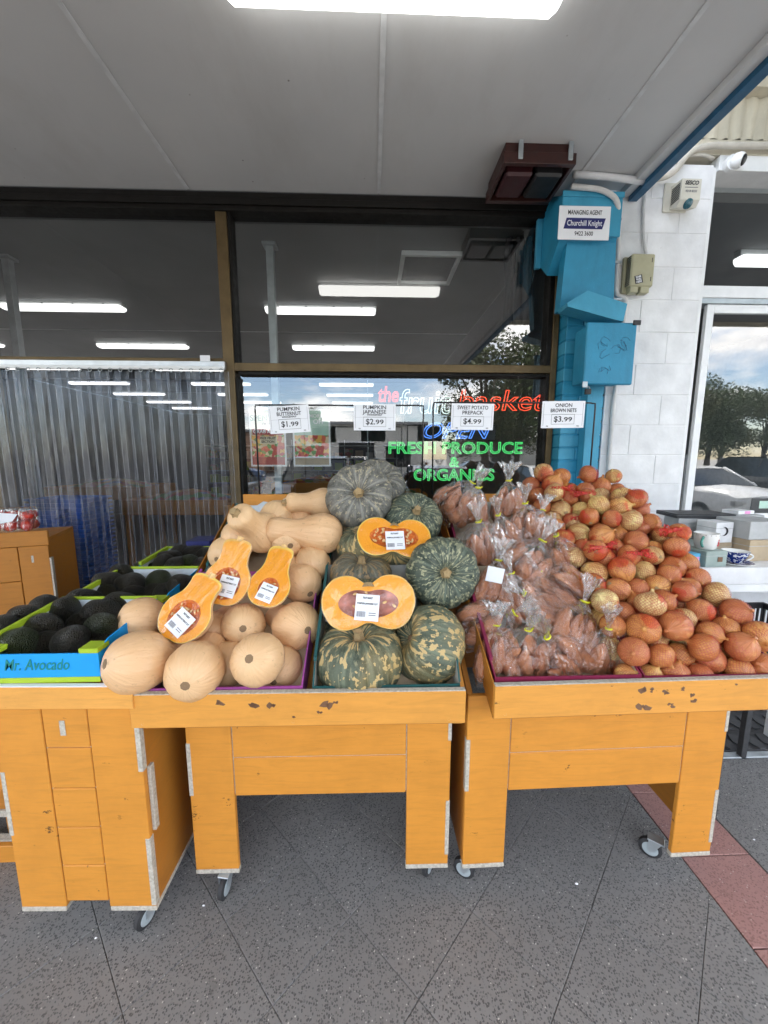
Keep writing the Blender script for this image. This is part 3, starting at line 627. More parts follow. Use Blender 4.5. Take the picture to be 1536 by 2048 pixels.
for s_, (px, n, rz) in enumerate(((92, 28, 4), (152, 30, -3))):
    for i in range(n):
        z = .02+i*.035; c = PX(px, 1100, Y=3.12+.16*s_)
        o = link('shopping_basket', bm_, None, Matrix.Translation((c.x, 3.12+.16*s_, z)) @ Matrix.Rotation(R(rz+random.uniform(-1.5,1.5)), 4, 'Z'))
        tag(o, 'blue plastic basket, %s of the %s nested stack behind the curtain' % (nth(n-1-i), ('left', 'right')[s_]), 'basket', 'nested blue shopping baskets')

# neon sign inside the lower window
neon = thing('neon_sign', 'red, white, blue and green neon sign reading the fruit basket, open, fresh produce and organics', 'neon sign', (.65, 2.79, 1.4))
NY = 2.785
def nword(s, size, px, py, mat, wid, shear=0., r=.0032, lab=None):
    c = PX(px, py, Y=NY); o = text(s, size, c, XR, ZU, mat, neon, 'neon_word', shear=shear, tube=r, wid=wid)
    o['label'] = lab; return o
nword('the', .15, 776, 790, 'neon_red', .145, .15, lab='small red word the'); nword('fruit', .235, 848, 806, 'neon_white', .36, .1, lab='white word fruit')
nword('basket', .20, 1000, 803, 'neon_red', .62, .15, lab='red word basket'); nword('OPEN', .155, 907, 863, 'neon_blue', .50, .35, lab='blue slanted word open')
nword('FRESH PRODUCE', .115, 911, 897, 'neon_green', .97, lab='green words fresh produce'); nword('&', .10, 908, 925, 'neon_green', .075, lab='green ampersand'); nword('ORGANICS', .115, 908, 951, 'neon_green', .59, lab='green word organics')
mb = MB(); mb.tube([PX(735+1.9*k*4, 800+4*math.sin(k*.7), Y=2.80) for k in range(45)], .002, 5); obj('cable', mb, 'black_wire', neon, True)
c0, c1 = PX(735, 758, Y=2.796), PX(1078, 975, Y=2.796)
for xx in (c0.x, (c0.x+c1.x)/2, c1.x): part('hanging_rod', 'galv', neon, xx-.002, xx+.002, 2.793, 2.797, c1.z, 2.10)

# posters taped inside the window
def poster(px0, px1, py0, py1, label, lines, second):
    a, b = PX(px0, py0, Y=2.772), PX(px1, py1, Y=2.772); t = thing('window_poster', label, 'poster', ((a.x+b.x)/2, 2.772, b.z), 'posters in the shop window')
    W, H = b.x-a.x, a.z-b.z
    part('sheet', 'paper', t, a.x, b.x, 2.770, 2.773, b.z, a.z, c=0)
    part('upper_print', 'poster_mint' if second else 'poster_cream', t, a.x+.012, b.x-.012, 2.7685, 2.7695, b.z+H*.55, a.z-.012, c=0)
    part('fruit_picture', 'poster_art', t, a.x+.012, b.x-.012, 2.7685, 2.7695, b.z+H*.17, b.z+H*.549, c=0)
    part('lower_band', 'poster_red' if not second else 'kraft', t, a.x+.012, b.x-.012, 2.7685, 2.7695, b.z+.012, b.z+H*.169, c=0)
    if not second: part('banner', 'poster_red', t, a.x+.02, b.x-.02, 2.767, 2.7680, b.z+H*.555, b.z+H*.665, c=0); part('caption_box', 'poster_cream', t, a.x+W*.28, b.x-W*.25, 2.767, 2.7680, b.z+H*.40, b.z+H*.53, c=0)
    for s, fx, fz, size, m in lines: text(s, size, (a.x+W*fx, 2.766, b.z+H*fz), XR, ZU, m, t, off=.0008)
poster(497, 574, 818, 933, 'fruit flyer with red banner taped inside window by the left mullion', [('SPEND $', .45, .84, .055, 'poster_green'), ('OR MORE', .55, .74, .022, 'ink'), ('GRAB A FREE', .5, .61, .034, 'paper'), ('FREE FRUIT', .5, .495, .022, 'ink'), ('SECTION', .5, .435, .022, 'ink')], False)
poster(584, 662, 818, 933, 'paler fruit flyer with green top, right of the red banner flyer', [('MORE', .62, .88, .034, 'paper'), ('OFF', .70, .78, .045, 'paper')], True)

# ================================================================ AWNING
aw = thing('awning', 'grey flat awning soffit with jointed panels above the stalls', 'awning', (0, 0, 3.2))
xs = [-8.2+1.1755*k for k in range(9)]; xs = [x+(.053-xs[7])+0 for x in xs]; xs[8] = 1.225
for k in range(8): part('panel', 'soffit', aw, xs[k]+.003, xs[k+1]-.003, -2.1, 2.675, 3.20, 3.212, c=.0015)
part('panel', 'soffit', aw, 1.228, 1.545, -2.1, 2.59, 3.20, 3.212)
for k in range(1, 9): part('joint_strip', 'soffit_joint', aw, xs[k]-.011, xs[k]+.011, -2.1, 2.66, 3.1955, 3.1995, c=.001)
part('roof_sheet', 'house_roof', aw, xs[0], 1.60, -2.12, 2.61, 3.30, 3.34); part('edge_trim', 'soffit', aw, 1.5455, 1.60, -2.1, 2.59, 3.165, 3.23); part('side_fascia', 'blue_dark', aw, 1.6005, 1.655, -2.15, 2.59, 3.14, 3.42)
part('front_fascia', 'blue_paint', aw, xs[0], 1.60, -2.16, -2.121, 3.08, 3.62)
# dark red light box under the soffit
fx = thing('soffit_light_box', 'dark red boxed lamp under the awning beside the blue pier', 'light box', (.9, 2.3, 3.2))
part('hood', 'maroon', fx, .71, 1.075, 2.245, 2.55, 3.15, 3.199); part('rim', 'maroon', fx, .70, 1.085, 2.232, 2.258, 3.095, 3.1495); part('rim', 'maroon', fx, .70, 1.085, 2.535, 2.565, 3.095, 3.1495)
part('rim', 'maroon', fx, .70, .72, 2.2585, 2.5345, 3.095, 3.1495); part('rim', 'maroon', fx, 1.065, 1.085, 2.2585, 2.5345, 3.095, 3.1495)
part('lens', 'maroon_lens', fx, .735, .885, 2.30, 2.50, 3.085, 3.149, c=.012); part('lens', 'black_lens', fx, .90, 1.05, 2.30, 2.50, 3.085, 3.149, c=.012)
for x in (.785, 1.05): part('strap', 'galv', fx, x-.012, x+.012, 2.222, 2.2315, 3.11, 3.198)

# ================================================================ BLUE BRICK PIER
pier = thing('brick_pier', 'blue painted brick pier between the two shop fronts', 'pier', (1.41, 2.68, 0))
part('mortar_core', 'blue_paint', pier, 1.277, 1.548, 2.606, 2.745, 0, 3.19)
for r_ in range(37):
    z = .004+r_*.086; cuts = ((1.270, 1.50), (1.51, 1.553)) if r_ % 2 else ((1.270, 1.378), (1.388, 1.553))
    for x0, x1 in cuts:
        j = random.uniform(-.0015, .0015); part('brick', random.choice(['blue_paint', 'blue_paint', 'blue_paint_pale']), pier, x0+j, x1+j*.5, 2.600+j, 2.744, z, z+.076, c=.004)
hs = thing('rainwater_head', 'blue steel rainwater head and angled chute on the brick pier', 'rainwater head', (1.3, 2.55, 2.4))
mb = MB(); side = [(1.12, 2.44, 3.075), (1.12, 2.598, 3.16), (1.12, 2.72, 3.10), (1.12, 2.72, 2.82), (1.12, 2.60, 2.71), (1.12, 2.44, 2.86)]
mb.prism(side, (0,0,0), (.148,0,0)); obj('hopper', mb, 'blue_paint', hs)
mb = MB(); mb.prism([(1.2685, 2.44, 3.075), (1.2685, 2.597, 3.16), (1.2685, 2.597, 2.72), (1.2685, 2.44, 2.86)], (0,0,0), (.195,0,0)); obj('hopper', mb, 'blue_paint', hs)
part('face_plate', 'blue_paint_pale', hs, 1.115, 1.47, 2.428, 2.4395, 2.855, 3.085); part('flange', 'blue_paint_pale', hs, 1.085, 1.119, 2.70, 2.73, 2.80, 3.11); part('rolled_edge', 'blue_paint_pale', hs, 1.11, 1.475, 2.420, 2.4275, 3.06, 3.09)
mb = MB(); mb.prism([(1.17, 2.46, 2.8545), (1.468, 2.46, 2.8545), (1.52, 2.52, 2.48), (1.18, 2.52, 2.48)], (0,0,0), (0,.075,0)); obj('downpipe_cover', mb, 'blue_paint', hs)
mb = MB(); mb.prism([(1.165, 2.40, 2.475), (1.285, 2.40, 2.545), (1.53, 2.40, 2.475), (1.515, 2.40, 2.375), (1.46, 2.40, 2.385), (1.17, 2.40, 2.455)], (0,0,0), (0,.118,0)); obj('chute', mb, 'blue_paint_pale', hs)
part('lower_pipe', 'blue_paint_pale', hs, 1.40, 1.50, 2.525, 2.5985, .01, 2.37)
sg = thing('agent_sign', 'white managing agent sign with navy banner on the blue rainwater head', 'sign', (1.29, 2.425, 2.86))
a, b = PX(1119, 411, Y=2.424), PX(1217, 481, Y=2.424); cx = (a.x+b.x)/2; H = a.z-b.z
part('board', 'paper', sg, a.x, b.x, 2.422, 2.4268, b.z, a.z)
text('MANAGING AGENT', .034, (cx, 2.4215, b.z+H*.80), XR, ZU, 'ink', sg, off=.0006, wid=(b.x-a.x)*.66)
mb = MB(); mb.prism([(a.x+.03, 2.4215, b.z+H*.32), (b.x-.045, 2.4215, b.z+H*.32), (b.x-.028, 2.4215, b.z+H*.64), (a.x+.045, 2.4215, b.z+H*.64)], (0,0,0), (0,-.0012,0)); obj('banner', mb, 'navy', sg)
text('Churchill Knight', .042, (cx, 2.4195, b.z+H*.48), XR, ZU, 'paper', sg, off=.0004, wid=(b.x-a.x)*.68); text('9422 3600', .032, (cx, 2.4215, b.z+H*.18), XR, ZU, 'ink', sg, off=.0005, wid=(b.x-a.x)*.36)
mbx = thing('meter_box', 'blue metal meter box with padlock on the brick pier', 'meter box', (1.45, 2.5, 2.0))
part('body', 'blue_paint', mbx, 1.29, 1.555, 2.40, 2.5245, 2.02, 2.345, c=.004); d_ = part('door', 'blue_paint', mbx, 1.283, 1.585, 2.372, 2.3995, 2.005, 2.36, c=.006)
part('hasp', 'black_wire', d_, 1.555, 1.60, 2.362, 2.3715, 2.345, 2.372); part('latch', 'galv', d_, 1.275, 1.305, 2.362, 2.3715, 1.985, 2.02)
mb = MB(); mb.tube([(1.335+.010*math.cos(x), 2.41, 1.983+.016*math.sin(x)) for x in [math.pi*k/8 for k in range(9)]], .0028, 6); pk = obj('padlock', mb, 'galv', mbx, True); part('padlock_body', 'interior_dark', pk, 1.318, 1.352, 2.40, 2.42, 1.952, 1.985)
for k in range(9):
    q = random.Random(k); x0, z0 = 1.36+.17*q.random(), 2.08+.2*q.random(); mb = MB(); mb.tube([(x0+.03*math.sin(j*.9+k), 2.3712, z0+.02*math.cos(j*1.3+2*k)-.006*j) for j in range(6)], .0011, 4); obj('scratch', mb, 'blue_dark', d_)

# ================================================================ NEIGHBOURING SHOP (white)
gs = thing('white_shop', 'white painted block shop front with sliding window at right', 'building', (2.4, 2.7, 0))
part('mortar_core', 'white_paint', gs, 1.562, 2.13, 2.604, 2.90, 0, 3.36)
for r_ in range(17):
    z = .003+r_*.198; e = [(1.558, 1.94), (1.946, 2.135)] if r_ % 2 else [(1.558, 1.745), (1.751, 2.135)]
    for x0, x1 in e: j = random.uniform(-.0007, .0007); part('block', 'white_paint', gs, x0, x1, 2.600+j, 2.895, z, z+.1925, c=.0025)
part('reveal', 'white_frame', gs, 2.1355, 2.165, 2.615, 2.80, 1.0, 3.36); part('lintel', 'white_frame', gs, 2.1655, 6.0, 2.60, 2.80, 3.335, 3.42)
part('wall', 'white_paint', gs, 2.1655, 6.0, 2.62, 2.80, 0, 1.10); part('sill', 'white_frame', gs, 2.1655, 6.0, 2.60, 2.80, 1.101, 1.122)
part('transom', 'white_frame', gs, 2.1655, 6.0, 2.70, 2.80, 2.635, 2.71); part('sliding_head', 'galv', gs, 2.1655, 6.0, 2.705, 2.80, 2.60, 2.634)
part('upper_wall', 'cream', gs, 1.665, 6.0, 2.60, 2.85, 3.4205, 3.505)
mb = MB(); n = 150
for k in range(n+1):
    x = 1.665+4.3*k/n; y = 2.60+.012*math.sin(x*2*math.pi/.076)
    mb.v += [Vector((x, y, 3.506)), Vector((x, y, 3.735))]
for k in range(n): mb.face([2*k, 2*k+2, 2*k+3, 2*k+1])
obj('corrugated_sheet', mb, 'cream', gs, True)
part('upper_wall', 'cream', gs, 1.665, 6.0, 2.625, 2.80, 3.5055, 3.7355); part('ledge', 'cream', gs, 1.665, 6.0, 2.53, 2.80, 3.736, 3.80); part('upper_wall', 'cream', gs, 1.665, 6.0, 2.60, 2.80, 3.801, 5.0)
part('gutter', 'cream', gs, 1.70, 9.0, -2.16, -2.1005, 4.05, 4.35); part('neighbour_soffit', 'soffit_in', gs, 1.70, 9.0, -2.1, 2.52, 4.12, 4.20); part('side_wall', 'interior_dark', gs, 2.02, 2.13, 2.905, 7.5, 0, 3.5); part('back_wall', 'gift_grey', gs, 2.1305, 6.0, 7.4, 7.5, 0, 3.5)
part('room_ceiling', 'soffit_in', gs, 2.1305, 6.0, 2.81, 7.39, 3.42, 3.5); part('room_floor', 'interior_floor', gs, 2.1305, 6.0, 2.81, 7.39, -.10, 0.0); part('end_wall', 'gift_grey', gs, 6.01, 6.1, 2.6, 7.5, 0, 5.0)
def frame(x0, x1, z0, z1, y0, y1, w=.05, m='white_frame'):
    f = part('window_frame', m, gs, x0, x0+w, y0, y1, z0, z1)
    part('stile', m, f, x1-w, x1, y0, y1, z0, z1); part('rail', m, f, x0+w+.0005, x1-w-.0005, y0, y1, z1-w*1.1, z1); part('rail', m, f, x0+w+.0005, x1-w-.0005, y0, y1, z0, z0+w*.7); return f
frame(2.29, 3.05, 1.125, 2.598, 2.715, 2.745); part('jamb', 'galv', gs, 2.225, 2.245, 2.75, 2.785, 1.123, 2.599); frame(3.06, 3.9, 1.125, 2.598, 2.75, 2.78)
pane(2.34, 3.0, 1.16, 2.543, 2.73, 'glass_blue', gs); pane(2.1655, 2.29, 1.123, 2.599, 2.765, 'glass_blue', gs); pane(3.11, 3.85, 1.16, 2.543, 2.765, 'glass_blue', gs); pane(2.1655, 6.0, 2.711, 3.334, 2.75, 'glass_blue', gs)
st_ = part('window_sticker', 'black_card', gs, 2.80, 2.985, 2.7275, 2.7288, 1.17, 1.27); part('sticker_panel', 'poster_mint', st_, 2.86, 2.98, 2.726, 2.7272, 1.195, 1.25, c=0)
p = PX(1470, 530, Z=3.30); batten('white_shop_batten', 'lit boxed tube light on the ceiling inside the white shop', p.x+.02, p.x+1.2, p.y, 3.419, 'lamp_in', None, .06, .13, 0)
batten('white_shop_batten', 'lit tube light further back inside the white shop', 3.0, 4.2, 5.6, 3.419, 'lamp_in', None, .06, .13, 0)
cs = thing('display_shelf', 'shelf of small gift goods inside the white shop window', 'shelf', (2.9, 4.8, 0))
for k in range(4): part('shelf_board', 'gift_grey', cs, 2.25, 3.9, 4.7, 5.0, .6+k*.32, .62+k*.32)
for k in range(2): part('end_panel', 'gift_grey', cs, (2.23, 3.901)[k], (2.249, 3.92)[k], 4.7, 5.0, 0, 1.6)
for k in range(3):
    for j in range(12): part('gift_carton', random.choice(['gift_white', 'gift_sage', 'kraft', 'box_purple', 'poster_orange', 'gift_blue']), cs, 2.28+j*.133, 2.36+j*.133+random.random()*.03, 4.72, 4.84, .621+k*.32, .621+k*.32+random.uniform(.1, .26))
# wall fittings
def pipe(name, label, pts, r, mat, cat='conduit'):
    pts = [Vector(p) for p in pts]; out = [pts[0]]
    for i in range(1, len(pts)-1):
        a, b, c = pts[i-1], pts[i], pts[i+1]; d = min(.06, (a-b).length*.45, (c-b).length*.45); p0, p1 = b+(a-b).normalized()*d, b+(c-b).normalized()*d
        for k in range(6): t = k/5; out.append(p0*(1-t)**2+b*2*t*(1-t)+p1*t*t)
    out.append(pts[-1]); mb = MB(); mb.tube(out, r, 10); o = obj(name, mb, mat, None, True, base=pts[0]); return tag(o, label, cat)
cd1 = pipe('conduit', 'grey conduit running down the right edge of the blue pier', [PX(1143, 372, Y=2.40), PX(1205, 379, Y=2.40), PX(1236, 398, Y=2.41), PX(1236, 440, Y=2.47), PX(1236, 480, Y=2.575), PX(1231, 590, Y=2.578), PX(1252, 598, Y=2.578), PX(1245, 655, Y=2.578), (1.605, 2.578, 1.9), (1.612, 2.578, .9)], .0145, 'conduit')
for py in (441, 526, 600): c = PX(1235, py, Y=2.57); mb = MB(); mb.box(c.x-.034, c.x+.018, 2.553, 2.562, c.z-.007, c.z+.007); obj('saddle_clip', mb, 'galv', cd1)
pipe('conduit', 'white conduit across the soffit from the red light box to the blue fascia', [PX(1148, 349, Z=3.18), PX(1210, 353, Z=3.18), PX(1290, 363, Z=3.17)], .019, 'white_paint')
pipe('conduit', 'grey conduit curving up the white wall beneath the corrugated sheet', [PX(1297, 361, Y=2.57), PX(1345, 350, Y=2.57), PX(1380, 300, Y=2.565), PX(1420, 291, Y=2.565), (3.4, 2.56, 3.47)], .018, 'conduit_cream')
pipe('conduit', 'short cream cable stub beside the security camera', [PX(1325, 318, Y=2.585), PX(1405, 308, Y=2.585), PX(1427, 318, Y=2.592)], .010, 'conduit_cream')
pipe('conduit', 'thin grey conduit dropping to the beige box on the white wall', [PX(1291, 372, Y=2.586), PX(1286, 430, Y=2.586), PX(1287, 480, Y=2.586), PX(1292, 510, Y=2.575)], .0095, 'conduit')
al = thing('alarm_box', 'cream alarm siren box with dark blue strobe on the white wall', 'alarm', (1.9, 2.55, 3.05))
part('back_plate', 'cream_plastic', al, 1.825, 1.975, 2.586, 2.5985, 3.085, 3.25, c=.004)
mb = MB(); mb.prism([(1.865, 2.50, 3.218), (1.865, 2.5855, 3.225), (1.865, 2.5855, 3.095), (1.865, 2.525, 3.075), (1.865, 2.50, 3.105)], (0,0,0), (.12,0,0)); obj('housing', mb, 'cream_plastic', al)
for k in range(9): part('vent_slot', 'interior_dark', al, 1.8625, 1.8645, 2.512, 2.575, 3.115+k*.0105, 3.119+k*.0105, c=0)
mb = MB(); mb.lathe([(.001, -.010), (.028, -.007), (.034, 0), (.034, .008)], 16, Matrix.Translation((1.925, 2.512, 3.088)) @ Matrix.Rotation(R(-48), 4, 'X') @ Matrix.Scale(.8, 4)); obj('strobe_lens', mb, 'lens_blue', al, True)
text('SESCO', .030, (1.925, 2.4985, 3.195), XR, ZU, 'ink', al, off=.0010, shear=.25, wid=.085); text('9218 8333', .018, (1.925, 2.4985, 3.15), XR, ZU, 'ink_grey', al, off=.0003, shear=.2, wid=.07); part('label_strip', 'ink_grey', al, 1.885, 1.965, 2.4984, 2.4992, 3.170, 3.173, c=0)
bb = thing('junction_box', 'beige ribbed box with black sticker on the white wall', 'box', (1.69, 2.56, 2.59))
part('cover', 'beige_plastic', bb, 1.617, 1.765, 2.525, 2.575, 2.625, 2.815, c=.008); part('base', 'beige_plastic', bb, 1.60, 1.760, 2.5755, 2.5985, 2.605, 2.818, c=.004); part('lower_lip', 'beige_plastic', bb, 1.625, 1.675, 2.53, 2.575, 2.592, 2.6245); part('lower_lip', 'beige_plastic', bb, 1.69, 1.745, 2.53, 2.575, 2.590, 2.6245)
for k in range(15): part('rib', 'interior_dark', bb, 1.6145, 1.6168, 2.535, 2.572, 2.638+k*.0115, 2.643+k*.0115, c=0)
for z in (2.655, 2.765): part('slot', 'interior_dark', bb, 1.742, 1.746, 2.5235, 2.5249, z, z+.025, c=0)
cr_, sr_ = math.cos(R(14)), math.sin(R(14)); c = Vector((1.668, 2.524, 2.665)); rt, up = Vector((cr_, 0, sr_)), Vector((-sr_, 0, cr_))
mb = MB(); q = .024; mb.prism([c-rt*q-up*q, c+rt*q-up*q, c+rt*q+up*q, c-rt*q+up*q], (0,0,0), (0,-.0008,0)); obj('sticker', mb, 'ink', bb)
for k, s in enumerate(('SAM', 'WAS', 'HERE')): text(s, .0165, c+Vector((0,-.0012,0))+up*(.0145-.0145*k), rt, up, 'paper', bb, off=.0006, wid=.034)
cm = thing('security_camera', 'white dome security camera under the corrugated sheet', 'camera', (2.27, 2.56, 3.35))
mb = MB(); c = PX(1476, 321, Y=2.55); mtx = Matrix.Translation(c) @ Vector((.55, -.65, -.30)).to_track_quat('Z', 'Y').to_matrix().to_4x4() @ Matrix.Scale(.72, 4)
mb.lathe([(.0, -.055), (.03, -.050), (.052, -.03), (.058, 0), (.055, .02), (.048, .034), (.0, .036)], 22, mtx); obj('shell', mb, 'white_frame', cm, 50)
mb = MB(); mb.lathe([(.040, .0365), (.036, .046), (.020, .054), (.0, .056)], 20, mtx); obj('dome', mb, 'black_lens', cm, True)
mb = MB(); mb.lathe([(.0, 0), (.045, 0), (.045, .03), (.0, .03)], 18, Matrix.Translation((c.x-.01, 2.598, c.z+.005)) @ Matrix.Rotation(R(90), 4, 'X')); obj('wall_base', mb, 'white_frame', cm, 40)

# ================================================================ STALLS
def castor(par, x, y, ang, top=.088, r=.039):
    h = thing('castor', None, None); del_ = h; h.parent = par
    m = wm(par).inverted() @ Matrix.Translation((x, y, 0)) @ Matrix.Rotation(R(ang), 4, 'Z'); h.matrix_basis = m
    mb = MB(); mb.lathe([(.010, -.011), (r*.8, -.011), (r, -.007), (r, .007), (r*.8, .011), (.010, .011)], 22, Matrix.Translation((.018, 0, r+.001)) @ Matrix.Rotation(R(90), 4, 'X')); obj('tyre', mb, 'rubber', h, 40, world=False)
    mb = MB(); mb.lathe([(.0, -.0125), (r*.66, -.0122), (r*.70, -.0108), (r*.70, .0108), (r*.66, .0122), (.0, .0125)], 20, Matrix.Translation((.018, 0, r+.001)) @ Matrix.Rotation(R(90), 4, 'X')); obj('hub', mb, 'castor_grey', h, 40, world=False)
    mb = MB()
    for s in (-1, 1): mb.prism([(-.016, s*.0165, top-.004), (.026, s*.0165, top-.004), (.026, s*.0165, r), (.010, s*.0165, r-.006)], (0,-.0012,0), (0,.0012,0))
    mb.box(-.025, .03, -.02, .02, top-.006, top); obj('fork', mb, 'galv', h, world=False)
    return h
def stall(name, label, x0, x1, rx0, rx1, lw, rz, cast, dz):
    t = thing(name, label, 'stall', ((x0+x1)/2, 1.21, 0), 'orange plywood stalls'); P = lambda n, m, *b, **k: part(n, m, t, *b, **k)
    T = .018; Y0, Y1 = 1.20, 2.02
    P('front_leg', 'ply', x0, x0+lw, Y0, Y0+T, .105, .735+dz); P('front_leg', 'ply', x1-lw, x1, Y0, Y0+T, .105, .735+dz)
    xa, xb = x0+lw+.0035, x1-lw-.0035
    P('apron_panel', 'ply', xa, xb, Y0+.001, Y0+T, .40, .5445); P('apron_panel', 'ply', xa, xb, Y0+.001, Y0+T, .548, .735+dz); P('apron_core', 'ply_edge', x0+lw-.01, x1-lw+.01, Y0+.0055, Y0+T-.002, .403, .73+dz)
    for s, X in ((1, x0), (-1, x1)):
        a, b = (X, X+T) if s > 0 else (X-T, X)
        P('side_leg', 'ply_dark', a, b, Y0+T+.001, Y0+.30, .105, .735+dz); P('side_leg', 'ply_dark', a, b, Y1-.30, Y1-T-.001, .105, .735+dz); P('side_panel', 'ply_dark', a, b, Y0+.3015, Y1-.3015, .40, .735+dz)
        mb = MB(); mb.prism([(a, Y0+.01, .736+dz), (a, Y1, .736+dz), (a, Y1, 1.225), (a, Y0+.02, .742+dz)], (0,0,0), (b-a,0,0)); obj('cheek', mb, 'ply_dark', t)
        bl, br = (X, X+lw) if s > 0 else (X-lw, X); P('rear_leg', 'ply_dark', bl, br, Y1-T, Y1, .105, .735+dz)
        P('foot_plate', 'ply_edge', bl-.001, br+.001, Y0-.001, Y0+T+.003, .088, .1045); P('foot_plate', 'ply_edge', bl-.001, br+.001, Y1-T-.003, Y1+.001, .088, .1045)
    # pale tenon ends let into the faces
    P('tenon', 'ply_edge', x0-.0015, x0+.0125, Y0-.0015, Y0+.02, .405, .605, c=.001); P('tenon', 'ply_edge', x1-.0125, x1+.0015, Y0-.0015, Y0+.02, .145, .365, c=.001); P('tenon', 'ply_edge', x1-.0105, x1+.0015, Y0-.0015, Y0+.02, .60, .70, c=.001)
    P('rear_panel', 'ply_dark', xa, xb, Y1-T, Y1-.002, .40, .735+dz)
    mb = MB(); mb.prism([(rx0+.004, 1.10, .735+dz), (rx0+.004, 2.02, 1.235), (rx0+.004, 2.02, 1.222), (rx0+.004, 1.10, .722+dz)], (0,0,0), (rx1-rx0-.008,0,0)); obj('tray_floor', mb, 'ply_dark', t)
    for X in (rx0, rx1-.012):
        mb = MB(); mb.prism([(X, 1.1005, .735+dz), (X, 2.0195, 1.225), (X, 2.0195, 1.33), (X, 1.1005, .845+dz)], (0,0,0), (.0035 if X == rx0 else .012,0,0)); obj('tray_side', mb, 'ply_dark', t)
    P('front_rail', 'ply_rail', rx0, rx1, 1.08, 1.0995, .737+dz, .844+dz, c=.002); P('rail_edge', 'ply_edge', rx0+.001, rx1-.001, 1.0805, 1.099, .8442+dz, .8475+dz, c=.001)
    P('back_board', 'ply', rx0+.05, rx1-.05, 2.0205, 2.04, 1.15, 1.375)
    for k, X in enumerate((rx0+.035, rx0+(rx1-rx0)*.48, rx1-.05)):
        mb = MB(); mb.lathe([(0, -.0012), (.004, -.001), (.0045, 0)], 10, Matrix.Translation((X, 1.0798, .752+dz)) @ Matrix.Rotation(R(-90), 4, 'X') @ Matrix.Scale(-1, 4, (0,0,1)) ); obj('screw', mb, 'galv', t)
    for (x, y, a) in cast: castor(t, x, y, a)
    t.rotation_euler.z = R(rz); return t
stall('pumpkin_stall', 'orange plywood stall holding the pumpkins in middle', -.632, .272, -.728, .288, .152, -.5, [(-.53, 1.215, 262), (.20, 1.24, 60), (-.54, 1.92, 80), (.20, 1.92, 120)], .018)
stall('onion_stall', 'orange plywood stall holding sweet potatoes and onions at right', .325, 1.266, .372, 1.338, .152, 1.1, [(.36, 1.235, 150), (1.115, 1.27, 140), (.40, 1.92, 80), (1.19, 1.92, 120)], .033)
# avocado cart
ac = thing('avocado_cart', 'tall orange plywood cart under the avocado boxes at left', 'cart', (-.93, 1.12, 0)); P = lambda n, m, *b, **k: part(n, m, ac, *b, **k)
xs_ = (-1.152, -1.003, -.866, -.712)
P('front_panel', 'ply', xs_[0], xs_[1]-.002, 1.10, 1.118, .105, .822); P('front_panel', 'ply', xs_[2]+.002, xs_[3], 1.10, 1.118, .105, .822)
zz = (.125, .262, .402, .542, .682, .822)
for k in range(5): P('front_panel', 'ply', xs_[1]+.001, xs_[2]-.001, 1.1008, 1.118, zz[k]+.0015, zz[k+1]-.0015)
P('panel_core', 'ply_edge', xs_[1]-.02, xs_[2]+.02, 1.106, 1.1165, .13, .82); P('slot_tenon', 'ply_edge', -.952, -.935, 1.0990, 1.1006, .725, .775, c=.0005)
P('side_panel', 'ply_dark', xs_[3]-.018, xs_[3], 1.1185, 1.385, .105, .822); P('side_panel', 'ply_dark', xs_[0], xs_[0]+.018, 1.1185, 1.385, .105, .822); P('side_panel', 'ply_dark', xs_[3]-.018, xs_[3], 1.75, 2.05, .105, .822); P('side_panel', 'ply_dark', xs_[0], xs_[0]+.018, 1.75, 2.05, .105, .822)
P('rear_panel', 'ply_dark', xs_[0], xs_[3], 2.051, 2.069, .105, .822); P('side_apron', 'ply_dark', xs_[3]-.018, xs_[3], 1.386, 1.749, .45, .822)
P('foot_plate', 'ply_edge', xs_[0]-.001, xs_[1]-.004, 1.099, 1.385, .088, .1045); P('foot_plate', 'ply_edge', xs_[2]+.004, xs_[3]+.001, 1.099, 1.385, .088, .1045); P('foot_plate', 'ply_edge', xs_[0], xs_[3], 1.75, 2.069, .088, .1045)
for z0, z1, x in ((.60, .815, xs_[3]), (.11, .36, xs_[3])): P('tenon', 'ply_edge', x-.014, x+.0015, 1.0985, 1.119, z0, z1, c=.001)
P('tenon', 'ply_edge', xs_[3]-.002, xs_[3]+.0105, 1.12, 1.14, .37, .60, c=.001); P('tenon', 'ply_edge', xs_[0]-.0015, xs_[0]+.012, 1.0985, 1.119, .375, .60, c=.001)
P('front_rail', 'ply_pale', -1.17, -.712, 1.085, 1.1035, .8225, .893); P('rail_edge', 'paper', -1.17, -.716, 1.0855, 1.103, .8932, .8965, c=.001)
mb = MB(); mb.prism([(-1.17, 1.104, .87), (-1.17, 2.06, .945), (-1.17, 2.06, .932), (-1.17, 1.104, .857)], (0,0,0), (.458,0,0)); obj('tray_floor', mb, 'ply_dark', ac)
for (x, y, a) in ((-.76, 1.14, 250), (-1.07, 1.2, 60), (-.8, 1.95, 60), (-1.07, 1.95, 90)): castor(ac, x, y, a)
ac.rotation_euler.z = R(-1.5)
